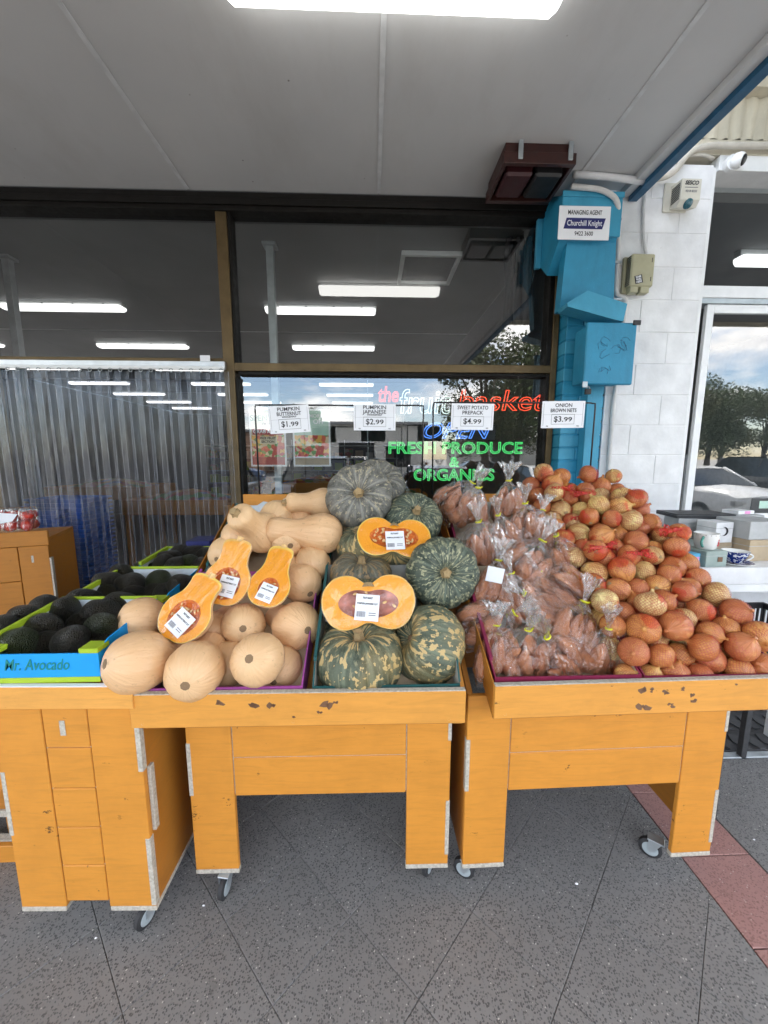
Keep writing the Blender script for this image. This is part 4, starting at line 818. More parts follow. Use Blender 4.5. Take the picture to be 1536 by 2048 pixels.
# low plywood crate stand at the far left edge
lc = thing('plywood_stand', 'low slatted plywood stand at left edge behind the avocado cart', 'stand', (-1.55, 1.5, 0)); P = lambda n, m, *b, **k: part(n, m, lc, *b, **k)
P('shelf', 'ply_edge', -2.0, -1.24, 1.42, 1.95, .365, .383); P('slat', 'ply', -2.0, -1.25, 1.40, 1.418, .265, .364); P('slat', 'ply_dark', -2.0, -1.25, 1.402, 1.417, .175, .262); P('slat_edge', 'ply_edge', -2.0, -1.23, 1.396, 1.419, .145, .173); P('post', 'ply_dark', -1.50, -1.46, 1.43, 1.47, .02, .364); P('post', 'ply_dark', -1.95, -1.91, 1.9, 1.94, .02, .364); P('post', 'ply_dark', -1.30, -1.26, 1.9, 1.94, .02, .364)
P('foot_rail', 'ply', -2.0, -1.20, 1.34, 1.36, .001, .075); P('foot_rail', 'ply_edge', -2.0, -1.21, 1.361, 1.395, .056, .075)
# angled fruit stand with tomato packs, left of the curtain
fs = thing('corner_stand', 'shaded orange plywood stand with tomato packs in front of the curtain', 'stand', (-2.08, 2.1, 0)); P = lambda n, m, *b, **k: part(n, m, fs, *b, **k)
P('body', 'ply_dark', -2.55, -1.815, 2.121, 2.50, .08, 1.10); P('top_rail', 'ply_dark', -2.56, -1.81, 2.10, 2.1205, 1.075, 1.158); P('tray', 'ply_dark', -2.55, -1.815, 2.1215, 2.50, 1.101, 1.115)  # ply_dark, a darker copy of ply, puts this stand's shade into its colour
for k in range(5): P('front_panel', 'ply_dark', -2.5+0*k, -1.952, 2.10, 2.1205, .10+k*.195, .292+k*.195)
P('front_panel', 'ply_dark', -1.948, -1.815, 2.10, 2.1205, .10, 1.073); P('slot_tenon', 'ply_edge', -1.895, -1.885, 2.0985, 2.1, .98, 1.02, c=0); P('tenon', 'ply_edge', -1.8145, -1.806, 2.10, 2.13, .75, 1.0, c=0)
for x, y in ((-2.45, 2.2), (-1.9, 2.2), (-2.45, 2.42), (-1.9, 2.42)): castor(fs, x, y, 40, .08)
fs.rotation_euler.z = R(20)
def tomato_pack(c, label, rz):
    t = thing('tomato_pack', label, 'tomatoes', c, 'packs of tomatoes on the corner stand', (0, 0, R(rz)))
    tm = MB(); tm.lathe([(.0, -.028), (.02, -.025), (.032, -.008), (.033, .006), (.024, .022), (.01, .026), (.0, .023)], 14); tm = tm.mesh('tomato', 'tomato_red', True)
    for k in range(12):
        i, j, l = k % 3, (k//3) % 2, k//6
        link('tomato', tm, t, Matrix.Translation((-.066+i*.066+random.uniform(-.004,.004), -.034+j*.068, .031+l*.052)) @ Matrix.Rotation(random.random()*3, 4, 'Y'))
    mb = MB(); hw, hd, hh = .104, .072, .128
    for z, s in ((.001, .9), (.03, 1.), (hh-.02, .98), (hh, .88)):
        n = 16
        for k in range(n): a = 2*math.pi*k/n; mb.v.append(Vector((hw*s*math.copysign(abs(math.cos(a))**.5, math.cos(a)), hd*s*math.copysign(abs(math.sin(a))**.5, math.sin(a)), z+random.uniform(-.003,.003))))
    for i in range(3):
        for k in range(16): mb.face([i*16+k, i*16+(k+1)%16, (i+1)*16+(k+1)%16, (i+1)*16+k])
    mb.face([48+k for k in range(16)]); obj('film', mb, 'film', t, True, world=False)
    mb = MB(); mb.prism([(-.05, -.0745, .05), (.02, -.0745, .062), (.045, -.0745, .10), (-.05, -.0745, .115)], (0,0,0), (0,-.0008,0)); obj('sticker', mb, 'paper', t, world=False)
c = PX(22, 1070, Y=2.16); tomato_pack((c.x+.0, 2.19, 1.159), 'clear pack of red tomatoes with white sticker, right end of corner stand', 22); tomato_pack((c.x-.21, 2.11, 1.159), 'clear pack of red tomatoes, left of the stickered pack', 18)

# ================================================================ wire frames and price cards
def wire(x0, x1, y, z0, z1, label):
    t = thing('wire_frame', label, 'wire frame', ((x0+x1)/2, y, z0), 'black wire frames behind the stalls'); mb = MB()
    mb.tube([(x0, y, z0), (x0-.004, y, z1-.02), (x0, y, z1), (x0+.02, y, z1)], .0042, 8); obj('post', mb, 'black_wire', t, True)
    mb = MB(); mb.tube([(x1, y, z0), (x1+.002, y, z1-.02), (x1, y, z1), (x1-.02, y, z1)], .0042, 8); obj('post', mb, 'black_wire', t, True)
    mb = MB(); mb.tube([(x0+.02, y, z1), (x1-.02, y, z1+.002)], .0042, 8); obj('top_bar', mb, 'black_wire', t, True)
YF = 2.03
wire(-.585, .268, YF, 1.375, PX(512, 810, Y=YF).z, 'black wire frame behind the pumpkin stall'); wire(.324, 1.168, YF, 1.375, PX(868, 805, Y=YF).z, 'black wire frame behind the onion stall')
def card(px0, px1, py0, py1, tilt, label, l1, l2, l3, price):
    y = YF-.010; a, b = PX(px0, py0, Y=y), PX(px1, py1, Y=y); c = Vector(((a.x+b.x)/2, y, (a.z+b.z)/2)); W, H = b.x-a.x, a.z-b.z
    t = thing('price_card', label, 'price card', c, 'price cards on the wire frames'); P = lambda n, m, *q: part(n, m, t, c.x+q[0]*W, c.x+q[1]*W, y+q[4], y+q[5], c.z+q[2]*H, c.z+q[3]*H, c=0)
    P('sheet', 'paper', -.5, .5, -.5, .5, 0, .0016)
    two = bool(l3); T = lambda s, z, sz, w, o=.0003, x=0.: text(s, sz, (c.x+x*W, y-.0009, c.z+z*H), XR, ZU, 'ink', t, off=o, wid=w*W)
    T(l1, .37 if two else .34, .026, min(.72, .078*len(l1))); T(l2, .20 if two else .15, .026, min(.6, .070*len(l2)))
    if l3: T(l3, .09, .011, .36, .0003)
    lw = .0045
    for q in ((-.27, .27, .005, .005+lw*2), (-.27, .27, -.36, -.36+lw*2), (-.27, -.27+lw, -.36, .005), (.27-lw, .27, -.36, .005)): P('price_box_line', 'ink', q[0], q[1], q[2], q[3], -.0008, -.0001)
    for q in ((-.46, .46, -.001, .004), (-.46, -.455, -.42, .42), (.455, .46, -.42, .42)): P('rule_line', 'ink_grey', q[0], q[1], q[2], q[3], -.0005, -.0001)
    d, ct = price.split('.'); T(d+'.', -.175, .040, .22, .0005, -.10); T(ct, -.185, .032, .19, .0004, .12)
    T('WA', -.43, .009, .05, .0002, -.36); T('KG', -.43, .009, .05, .0002, .36)
    t.rotation_euler = (R(3), R(tilt), 0)
card(537, 620, 811, 866, -3.5, 'tilted price card for butternut pumpkin at 1.99', 'PUMPKIN', 'BUTTERNUT', 'WHOLE/HALF', '$1.99'); card(707, 791, 808, 861, 0, 'price card for japanese pumpkin at 2.99', 'PUMPKIN', 'JAPANESE', 'WHOLE/HALF', '$2.99')
card(903, 986, 807, 860, .4, 'price card for sweet potato prepack at 4.99', 'SWEET POTATO', 'PREPACK', None, '$4.99'); card(1085, 1167, 802, 856, -.8, 'price card for brown onion nets at 3.99', 'ONION', 'BROWN NETS', None, '$3.99')

# ================================================================ CARDBOARD BOXES
def carton(name, label, x0, x1, y0, y1, zf, hgt, out, inn, slope, flap=0., group=None, front=None, hf=None):
    t = thing(name, label, 'cardboard box', ((x0+x1)/2, (y0+y1)/2, zf((y0+y1)/2)), group); hf = hf or hgt; th = .004
    def wall(n, pts, d, m): mb = MB(); mb.prism(pts, (0,0,0), d); return obj(n, mb, m, t)
    fl = .004
    mb = MB(); mb.prism([(x0+th, y0+th, zf(y0)+fl), (x0+th, y1-th, zf(y1)+fl), (x1-th, y1-th, zf(y1)+fl), (x1-th, y0+th, zf(y0)+fl)], (0,0,0), (0,0,.004)); obj('bottom', mb, 'kraft', t)
    for X, d in ((x0, th), (x1-th, th)):
        wall('side_wall', [(X, y0, zf(y0)+.004), (X, y1, zf(y1)+.004), (X, y1, zf(y1)+hgt), (X, y0+.05, zf(y0+.05)+hgt), (X, y0, zf(y0)+hf)], (d,0,0), out)
        ins = X+th+.0006 if X == x0 else X-.0016
        wall('liner', [(ins, y0+.01, zf(y0+.01)+.01), (ins, y1-.01, zf(y1-.01)+.01), (ins, y1-.01, zf(y1-.01)+hgt-.006), (ins, y0+.055, zf(y0+.055)+hgt-.006), (ins, y0+.01, zf(y0+.01)+hf-.006)], (.001,0,0), inn)
    f = wall('front_wall', [(x0+th, y0, zf(y0)+.004), (x1-th, y0, zf(y0)+.004), (x1-th, y0, zf(y0)+hf), (x0+th, y0, zf(y0)+hf)], (0,th,0), front or out)
    wall('back_wall', [(x0+th, y1-th, zf(y1)+.004), (x1-th, y1-th, zf(y1)+.004), (x1-th, y1-th, zf(y1)+hgt), (x0+th, y1-th, zf(y1)+hgt)], (0,th,0), inn)
    wall('rim', [(x0-.002, y0+.052, zf(y0+.052)+hgt), (x0-.002, y1, zf(y1)+hgt), (x0-.002, y1, zf(y1)+hgt+.012), (x0-.002, y0+.052, zf(y0+.052)+hgt+.012)], (.010,0,0), front if front == 'box_lime' else out)
    if flap: wall('flap', [(x0, y1, zf(y1)+hgt), (x1, y1, zf(y1)+hgt), (x1-.02, y1+flap*.5, zf(y1)+hgt+flap), (x0+.02, y1+flap*.5, zf(y1)+hgt+flap)], (0,.003,0), inn)
    return t, f
zM = lambda y: .772+(y-1.11)*.525
carton('cardboard_box', 'purple cardboard box under the butternut pumpkins', -.70, -.215, 1.108, 1.55, zM, .10, 'box_purple', 'box_purple', 1, 0, 'boxes on the pumpkin stall', hf=.098); carton('cardboard_box', 'teal cardboard box under the front japanese pumpkins', -.185, .278, 1.108, 1.55, zM, .125, 'box_teal', 'box_grey', 1, 0, 'boxes on the pumpkin stall', hf=.095)
carton('cardboard_box', 'pale flapped cardboard box under the rear butternut pumpkins', -.70, -.215, 1.555, 2.01, zM, .075, 'box_teal', 'box_inner', 1, .0, 'boxes on the pumpkin stall'); carton('cardboard_box', 'teal cardboard box under the rear japanese pumpkins', -.185, .278, 1.555, 2.01, zM, .075, 'box_teal', 'box_grey', 1, 0, 'boxes on the pumpkin stall')
carton('cardboard_box', 'maroon cardboard box under the front sweet potato bags', .385, .855, 1.108, 1.55, zM, .115, 'box_maroon', 'kraft', 1, 0, 'boxes on the onion stall'); carton('cardboard_box', 'maroon cardboard box under the rear sweet potato bags', .385, .845, 1.555, 2.01, zM, .09, 'box_maroon', 'box_grey', 1, 0, 'boxes on the onion stall')
carton('cardboard_box', 'purple cardboard box under the front onion nets', .865, 1.322, 1.108, 1.55, zM, .11, 'box_maroon', 'kraft', 1, 0, 'boxes on the onion stall'); carton('cardboard_box', 'purple cardboard box under the rear onion nets', .855, 1.322, 1.555, 2.01, zM, .11, 'box_maroon', 'kraft', 1, 0, 'boxes on the onion stall')
zA = lambda y: .8965+max(0, y-1.104)*.075
def avo_box(x0, x1, y0, y1, label, words):
    t, f = carton('avocado_box', label, x0, x1, y0, y1, zA, .112, 'box_blue', 'box_inner', 1, 0, 'blue and lime avocado boxes', 'box_blue', .092)
    for n_, q in (('lime_strip', (x0, x1, y0-.0025, y0-.0003, zA(y0)+.001, zA(y0)+.018)), ('corner_post', (x1-.055, x1+.002, y0-.0035, y0+.05, zA(y0)+.0925, zA(y0)+.108)), ('corner_post', (x0-.002, x0+.055, y0-.0035, y0+.05, zA(y0)+.0925, zA(y0)+.108)), ('back_rim', (x0, x1, y1-.006, y1+.003, zA(y1)+.1125, zA(y1)+.124))): part(n_, 'box_lime', t, *q)
    mb = MB(); mb.prism([(x0-.003, y0+.05, zA(y0+.05)+.108), (x0-.003, y1, zA(y1)+.108), (x0-.003, y1, zA(y1)+.126), (x0-.003, y0+.05, zA(y0+.05)+.126)], (0,0,0), (.013,0,0)); obj('side_rim', mb, 'box_lime', t)
    if words: text('Mr. Avocado', .05, (PX(72, 1328, Y=y0).x, y0-.0012, zA(y0)+.057), XR, ZU, 'teal_ink', t, off=.0006, shear=.34, wid=.190)
bx = avo_box
bx(-1.165, -.818, 1.106, 1.435, 'front avocado box, blue and lime with green lettering', True); bx(-1.145, -.80, 1.438, 1.755, 'middle avocado box with blue front and lime rim', False); bx(-1.10, -.765, 1.758, 2.06, 'rear avocado box nearest the strip curtain', False)
mb = MB(); bc = PX(400, 1085, Y=2.16); mb.box(bc.x-.06, bc.x+.07, 2.12, 2.28, 1.0, 1.105); 
bt = thing('crate_corner', 'folded blue plastic crate corner behind the avocado boxes', 'crate', (bc.x, 2.2, 0)); obj('crate_side', mb, 'navy', bt); mb = MB()
for sx in (-.055, .065):
    for sy in (2.125, 2.275): mb.box(bc.x+sx-.01, bc.x+sx+.01, sy-.01, sy+.01, 0, 1.0)
obj('crate_stand', mb, 'galv', bt)

# flaked paint on the front rails
for nm, lst in (('pumpkin_stall', ((505, 1410, 9), (545, 1408, 6), (655, 1414, 9), (672, 1406, 4), (640, 1425, 4), (440, 1408, 5), (590, 1435, 4))), ('onion_stall', ((1283, 1378, 8), (1330, 1386, 5), (1285, 1414, 9), (1340, 1412, 7), (1387, 1405, 6), (1388, 1392, 5), (1300, 1382, 5), (1475, 1372, 3), (1365, 1378, 5)))):
    st_o = [o for o in COL.objects if o.name == nm][0]
    for px, py, r in lst:
        for j in range(3):
            c = PX(px+random.uniform(-r, r)*.9, py+random.uniform(-r, r)*.6, Y=1.0795); n = 7; rr = r*.0016*random.uniform(.4, 1.)
            ring = [Vector((c.x+rr*random.uniform(.35, 1.3)*math.cos(2*math.pi*k/n)*1.2, 1.0798, c.z+rr*random.uniform(.35, 1.3)*math.sin(2*math.pi*k/n))) for k in range(n)]
            ry = st_o.rotation_euler.z; mb = MB(); mb.prism([(p.x, p.y, p.z) for p in ring], (0,.002,0), (0,-.0005,0))
            m_ = mb.mesh('paint_chip', 'print_brown', False, Matrix.Translation(st_o.location).inverted()); link('paint_chip', m_, st_o)

mb = MB(); c = PX(520, 1022, Y=1.93); mb.prism([(c.x-.045, 1.90, c.z-.05), (c.x+.05, 1.95, c.z-.03), (c.x+.055, 1.97, c.z+.035), (c.x+.01, 1.96, c.z+.045), (c.x-.035, 1.93, c.z+.015)], (0,0,0), (0,.004,0))
bx_ = [o for o in COL.objects if str(o.get('label', '')).startswith('pale flapped')][0]; obj('flap', mb, 'box_inner', bx_)

# ================================================================ PRODUCE
def smooth_prof(p, k=4):
    out = []; n = len(p)
    for i in range(n-1):
        p0, p1, p2, p3 = p[max(i-1,0)], p[i], p[i+1], p[min(i+2,n-1)]
        for j in range(k):
            t = j/k; out.append(tuple(.5*(2*p1[a]+(p2[a]-p0[a])*t+(2*p0[a]-5*p1[a]+4*p2[a]-p3[a])*t*t+(3*p1[a]-p0[a]-3*p2[a]+p3[a])*t**3) for a in (0,1)))
    out.append(p[-1]); return [(max(0., r), z) for r, z in out]
def bn_prof(neck=1., nr=1.):
    base = [(0.,-.86), (.12,-.89), (.34,-.87), (.62,-.74), (.87,-.44), (.985,-.1), (1.,.1), (.95,.38)]
    top = [(.80,.75), (.67,1.05), (.615,1.4), (.61,1.8), (.63,2.1), (.57,2.35), (.38,2.50), (.14,2.54), (0.,2.53)]
    return smooth_prof(base+[(r*(nr if z > 1 else 1), .38+(z-.38)*neck) for r, z in top], 3)
def track(d, spin=0.):
    return Vector(d).to_track_quat('Z', 'Y').to_matrix().to_4x4() @ Matrix.Rotation(spin, 4, 'Z')
def bn_meshes():
    out = []
    for nk, rib in ((1., .008), (.8, .012), (1.1, .05)):
        mb = MB(); pr = bn_prof(nk); zt = pr[-1][1]
        mb.lathe(pr, 28, None, fr=lambda t, i: 1+rib*math.cos(9*t)*(1 if pr[i][1] < 1.2 else .4)+.015*math.sin(t*2+i*.1))
        body = mb.mesh('butternut_pumpkin', 'butternut_skin', True)
        mb = MB(); mb.lathe([(.0,.012), (.03,.028), (.06,.018), (.14,.020), (.19,.016), (.205,-.005), (.21,-.06)], 30, Matrix.Translation((0,0,-.885)) @ Matrix.Rotation(math.pi, 4, 'X') @ Matrix.Scale(.78, 4), fr=lambda t, i: 1+.035*math.cos(7*t+nk*9)+.04*math.sin(11*t+rib*80)); scar = mb.mesh('blossom_scar', 'scar', True)
        mb = MB(); mb.lathe([(.30,-.05), (.22,.02), (.17,.10), (.16,.24), (.17,.26), (0,.26)], 12, Matrix.Translation((0,0,zt-.01)), fr=lambda t, i: 1+.18*math.cos(5*t)); stem = mb.mesh('stem', 'stem', 30)
        out.append((body, scar, stem))
    return out
BN = bn_meshes()
SM = (1.25, .885, .80)     # line (Y, Z, slope) through the pile of the pumpkin stall
def butternut(px, py, Rm, d, label, v=0, lift=0., Y=None, spin=None, scar=None):
    c = PX(px, py, S=(SM[0], SM[1]+lift, SM[2])) if Y is None else PX(px, py, Y=Y)
    if scar:      # turn the blossom end to where the photo shows its scar
        vw = (c-Vector((0,0,EYE))); k = vw.length/FPX/(Rm*.88); ox, oy = (scar[0]-px)*k, -(scar[1]-py)*k; d = vw.normalized()*math.sqrt(max(.05, 1-ox*ox-oy*oy))-_r*ox-_u*oy
    m = Matrix.Translation(c) @ track(d, random.random()*6 if spin is None else spin) @ Matrix.Scale(Rm, 4); b, s, st = BN[v]
    o = tag(link('butternut_pumpkin', b, None, m), label, 'butternut pumpkin', 'whole butternut pumpkins'); link('blossom_scar', s, o); link('stem', st, o); return o
butternut(272, 1324, .094, (.33, .93, .08), 'large butternut overhanging the rail at lower left, scar facing out', 1, Y=1.135, scar=(240, 1326))
butternut(389, 1343, .088, (-.10, .97, .14), 'butternut overhanging the front rail, second from left', 1, Y=1.125, scar=(378, 1360))
butternut(515, 1319, .083, (-.14, .97, .10), 'pale butternut in front row nearest the purple box edge', 1, Y=1.15, scar=(502, 1318))
butternut(282, 1238, .076, (.55, .78, -.10), 'butternut resting against the front avocado box', 1, lift=.06, scar=(258, 1238))
butternut(487, 1250, .078, (.02, .95, .22), 'butternut with large star scar below the middle cut half', 1, scar=(486, 1256))
butternut(594, 1252, .087, (-.30, .93, .12), 'butternut beside the lower cut japanese pumpkin, scar to right', 1, scar=(614, 1260))
butternut(425, 1268, .080, (.1, .95, .1), 'butternut half hidden under the lowest cut half', 0, lift=-.06)
butternut(560, 1338, .076, (.1, .98, .1), 'butternut mostly hidden behind the pale front one', 1, Y=1.24)
butternut(452, 1332, .078, (.0, .98, .1), 'butternut hidden between the two middle front ones', 1, Y=1.24)
butternut(606, 1168, .078, (-.5, .75, .3), 'plain butternut right of the third cut half', 1, lift=.0)
butternut(626, 1130, .075, (-.35, .85, .35), 'butternut tucked above the plain one, right side of pile', 2, lift=-.02)
butternut(527, 1066, .090, (-.25, -.55, .42), 'butternut pointing its stem at viewer above the cut halves', 1, lift=.02)
butternut(577, 1082, .074, (-.3, .9, .1), 'round butternut behind the stem-out one', 0, lift=.02)
butternut(648, 1068, .088, (-.96, -.05, .10), 'ribbed butternut lying sideways at right of pile', 2, lift=.05, spin=.4)
butternut(553, 1036, .080, (.2, .95, .2), 'butternut bulb near top of pile under the highest one', 0, lift=.0)
butternut(650, 1006, .072, (-.92, -.40, .06), 'highest butternut lying with stem end to the left', 0, lift=.02)
butternut(480, 1075, .080, (.15, .9, .2), 'butternut at left shoulder of pile behind cut halves', 0, lift=.0)
butternut(452, 1108, .075, (.2, .95, .1), 'butternut peeking out left of the second cut half', 0, lift=-.03)
butternut(600, 1045, .07, (-.3, .9, .2), 'butternut buried below the highest butternut', 0, lift=-.05)
butternut(560, 1150, .08, (.0, .9, .3), 'butternut buried behind the third cut half', 0, lift=-.10)

# --- cut halves
def loop_faces(mb, rings, closed=True, uvs=None):
    n = len(rings[0]); b = len(mb.v)
    for r in rings: mb.v += [Vector(p) for p in r]
    for i in range(len(rings)-1):
        for k in range(n):
            k2 = (k+1) % n
            mb.face([b+i*n+k, b+i*n+k2, b+(i+1)*n+k2, b+(i+1)*n+k], [(uvs[i],0), (uvs[i],0), (uvs[i+1],0), (uvs[i+1],0)] if uvs else None)
def cut_face(outline, cav, depth):
    """outline, cav: equal-length (x,z) loops. Returns flesh MB and pulp MB"""
    fl = MB(); ts = (1., .975, .94, .85, .65, .4, .2, .06, 0.)
    rings = [[(a[0]*t+b[0]*(1-t), (-.004 if 0 < t < 1 else 0.), a[1]*t+b[1]*(1-t)) for a, b in zip(outline, cav)] for t in ts]
    loop_faces(fl, rings, uvs=[.1+.9*t for t in ts])
    pu = MB(); cx = sum(p[0] for p in cav)/len(cav); cz = sum(p[1] for p in cav)/len(cav)
    rr = [[(cx+(p[0]-cx)*s, depth*dd+random.uniform(-.012,.012)*(s < .9), cz+(p[1]-cz)*s) for p in cav] for s, dd in ((1., 0.), (.93, .35), (.8, .6), (.6, .75), (.35, .85), (.12, .9))]
    loop_faces(pu, rr); b = len(pu.v)-len(cav); pu.face([b+k for k in range(len(cav))]); return fl, pu
def seeds_mb(cav_c, ra, rb, n, size, y, seed=1, ring=True):
    q = random.Random(seed); mb = MB()
    for k in range(n):
        a = q.random()*6.28; rad = q.uniform(.45, .9) if ring else q.random()**.5
        p = Vector((cav_c[0]+ra*rad*math.cos(a), y+q.uniform(-.02, .03), cav_c[1]+rb*rad*math.sin(a)))
        m = Matrix.Translation(p) @ Matrix.Rotation(q.random()*6.28, 4, 'Y') @ Matrix.Rotation(q.uniform(-.6,.6), 4, 'X') @ Matrix.Diagonal((size*.55, size*.28, size, 1))
        mb.lathe([(0,-1), (.6,-.7), (1,-.1), (.75,.6), (0,1)], 7, m)
    return mb
def face_mtx(c, n, lean, s):
    n = Vector(n).normalized(); u = (Vector((0,0,1))-n*n.z).normalized(); r = u.cross(n); l = R(lean)
    ax = u*math.cos(l)+r*math.sin(l); rt = r*math.cos(l)-u*math.sin(l); y = -n
    return Matrix.Translation(c) @ Matrix(((rt.x, y.x, ax.x, 0), (rt.y, y.y, ax.y, 0), (rt.z, y.z, ax.z, 0), (0,0,0,1))) @ Matrix.Scale(s, 4)
def sticker(par, cx, cz, w, h, ang, lines):
    """printed label on a cut face; local units of the half"""
    e = MB(); a = R(ang); rt, up = Vector((math.cos(a), 0, math.sin(a))), Vector((-math.sin(a), 0, math.cos(a))); c = Vector((cx, -.05, cz))
    def quad(mb, x0, x1, z0, z1, y0, y1): mb.prism([c+rt*x0+up*z0, c+rt*x1+up*z0, c+rt*x1+up*z1, c+rt*x0+up*z1], (0,y0,0), (0,y1,0))
    quad(e, -w/2, w/2, -h/2, h/2, -.006, 0); o = obj('price_sticker', e, 'paper', par, world=False)
    mb = MB(); x = -w*.42; q = random.Random(3)
    while x < -w*.05: ww = q.choice((.008, .014, .02))*w; quad(mb, x, x+ww, -h*.36, -h*.16, -.0095, -.0065); x += ww+.012*w
    for k in range(2): quad(mb, w*.08, w*.38, -h*(.22+.08*k), -h*(.19+.08*k), -.0095, -.0065)
    obj('barcode', mb, 'ink_grey', o, world=False)
    W = wm(o)
    def T(s, z, sz, wd): text(s, sz, W @ (c+up*z+Vector((0,-.0085,0))), (W.to_3x3() @ rt), (W.to_3x3() @ up), 'ink', o, off=.0003, wid=wd, ext=.0001)
    sc_ = W.to_scale()[0]; T(lines[0], h*.36, h*.11*sc_, w*.42*sc_); T(lines[1], h*.14, h*.095*sc_, w*.86*sc_)
    return o
def film_sheet(par, outline, y=-.03, mat='wrap'):
    mb = MB(); n = len(outline); cx = sum(p[0] for p in outline)/n; cz = sum(p[1] for p in outline)/n
    rings = [[(cx+(p[0]-cx)*s, y+(0 if s < 1 else .03)+random.uniform(-.004,.004), cz+(p[1]-cz)*s) for p in outline] for s in (1.02, .96, .7, .4, .1)]
    loop_faces(mb, rings); b = len(mb.v)-n; mb.face([b+k for k in range(n)]); obj('cling_film', mb, mat, par, True, world=False)
def bn_half(px, py, Y, n, lean, s, label, nk, nr, lab, seeds=16, mat='flesh', cav_r=.60, la=0.):
    pr = bn_prof(nk, nr); o = None; mb = MB(); mb.lathe(pr, 18, None, 0., math.pi)
    o = tag(link('cut_butternut', mb.mesh('cut_butternut', 'butternut_skin', True), None, face_mtx(PX(px, py, Y=Y), n, lean, s)), label, 'cut butternut', 'cut butternut halves')
    rt = [(r*.995, z) for r, z in pr]; loop = rt+[(-r, z) for r, z in rt[::-1][1:-1]]; N = len(loop); cz = -.02
    cav = []
    for x, z in loop:
        a = math.atan2(z-cz, x); cav.append((cav_r*math.cos(a), cz+cav_r*1.12*math.sin(a)))
    fl, pu = cut_face(loop, cav, .15); obj('flesh', fl, mat, o, True, world=False); obj('pulp', pu, 'pulp', o, 35, world=False)
    obj('seeds', seeds_mb((0, cz), cav_r, cav_r*1.1, seeds, .075, .0, int(px)), 'seed', o, True, world=False)
    mb = MB(); mb.lathe([(.16,-.06), (.13,.06), (.14,.14), (0,.14)], 8, Matrix.Translation((0,.10,pr[-1][1])), 0., 6.28); obj('stem', mb, 'seed', o, 30, world=False)
    film_sheet(o, loop); sticker(o, lab[0], lab[1], .78, .86, la, ('FRUIT BASKET', 'PUMPKIN BUTTERNUT CUT'))
bn_half(368, 1234, 1.23, (-.05, -.80, .55), 23, .088, 'lowest cut butternut half leaning right, seeds showing', .62, 1.02, (.02, -.22), 26, la=-14)
bn_half(452, 1166, 1.34, (-.05, -.86, .45), 9, .086, 'middle cut butternut half with pinkish wrapped seeds', .70, 1.0, (.12, -.12), 18, 'flesh_pale', la=-4)
bn_half(537, 1176, 1.33, (.05, -.74, .60), 14, .075, 'right cut butternut half, narrow neck and shallow hollow', .85, 1.0, (.0, -.25), 5, la=-10, cav_r=.48)

def pk_prof(f=.70, k=4):
    return smooth_prof([(0.,-.50), (.10,-.52), (.28,-.62), (.55,-.66), (.80,-.52), (.96,-.22), (1.,.05), (.95,.32), (.78,.56), (.55,.66), (.32,.64), (.15,.52), (.06,.44), (0.,.43)], k)
def pk_meshes():
    out = {}
    for key, mat, flat in (('grey','pumpkin_grey',.92), ('green','pumpkin_green',.95), ('mottle','pumpkin_mottle',1.0), ('brown','pumpkin_brown',.95)):
        mb = MB(); pr = [(r, z*flat) for r, z in pk_prof()]
        mb.lathe(pr, 60, None, fr=lambda t, i: 1-.055*(1-abs(math.sin(5*t))**.6)*min(1, pr[i][0]*1.5)+.012*math.sin(2*t+1)); body = mb.mesh('japanese_pumpkin', mat, True)
        mb = MB(); z0 = .44*flat; mb.lathe([(.20,z0+.02), (.16,z0+.06), (.10,z0+.12), (.085,z0+.24), (.10,z0+.27), (.04,z0+.26), (0,z0+.255)], 15, None, fr=lambda t, i: 1+.22*math.cos(5*t)); st = mb.mesh('stem', 'stem', 40)
        mb = MB(); mb.lathe([(.10,-.505*flat), (.07,-.535*flat), (.0,-.525*flat)], 12); sc2 = mb.mesh('blossom_scar', 'scar', True); out[key] = (body, st, sc2)
    return out
PK = pk_meshes()
def pumpkin(px, py, Rm, d, key, label, lift=0., Y=None, spin=0., squash=1.):
    c = PX(px, py, S=(SM[0], SM[1]+lift, SM[2])) if Y is None else PX(px, py, Y=Y); b, s, s2 = PK[key]
    o = tag(link('japanese_pumpkin', b, None, Matrix.Translation(c) @ track(d, spin) @ Matrix.Diagonal((Rm, Rm, Rm*squash, 1))), label, 'japanese pumpkin', 'whole japanese pumpkins'); link('stem', s, o); link('blossom_scar', s2, o)
pumpkin(720, 1318, .150, (-.04, -.12, .99), 'mottle', 'front japanese pumpkin with pale blotches in teal box', Y=1.235, spin=.3, squash=1.02)
pumpkin(856, 1288, .138, (.84, .22, -.42), 'mottle', 'blotched japanese pumpkin on its side at front right corner', Y=1.27, spin=1.1, squash=1.05)
pumpkin(884, 1145, .142, (.02, -.96, .26), 'green', 'dark green japanese pumpkin facing out beside sweet potatoes', Y=1.44, spin=.2)
pumpkin(719, 994, .154, (-.02, -.93, .34), 'grey', 'grey streaked japanese pumpkin facing out near top', Y=1.74, spin=.5)
pumpkin(752, 975, .150, (.12, -.75, .62), 'grey', 'topmost grey japanese pumpkin behind the facing-out one', Y=1.93, spin=.9)
pumpkin(826, 1040, .135, (.15, -.70, .70), 'green', 'flecked green japanese pumpkin behind the upper cut half', Y=1.74, spin=.2)
pumpkin(722, 1152, .126, (.05, -.25, .95), 'brown', 'brownish japanese pumpkin above the lower cut half', Y=1.50, spin=.7)
pumpkin(728, 1088, .120, (-.35, -.25, .85), 'mottle', 'mottled japanese pumpkin left of the upper cut half', Y=1.63, spin=.1)
pumpkin(700, 1262, .115, (0, -.2, .95), 'green', 'dark japanese pumpkin hidden under the lower cut half', Y=1.44, spin=.1)
pumpkin(815, 1215, .115, (0, -.2, .95), 'brown', 'shaded japanese pumpkin hidden behind the blotched side-lying one', Y=1.52, spin=.4)
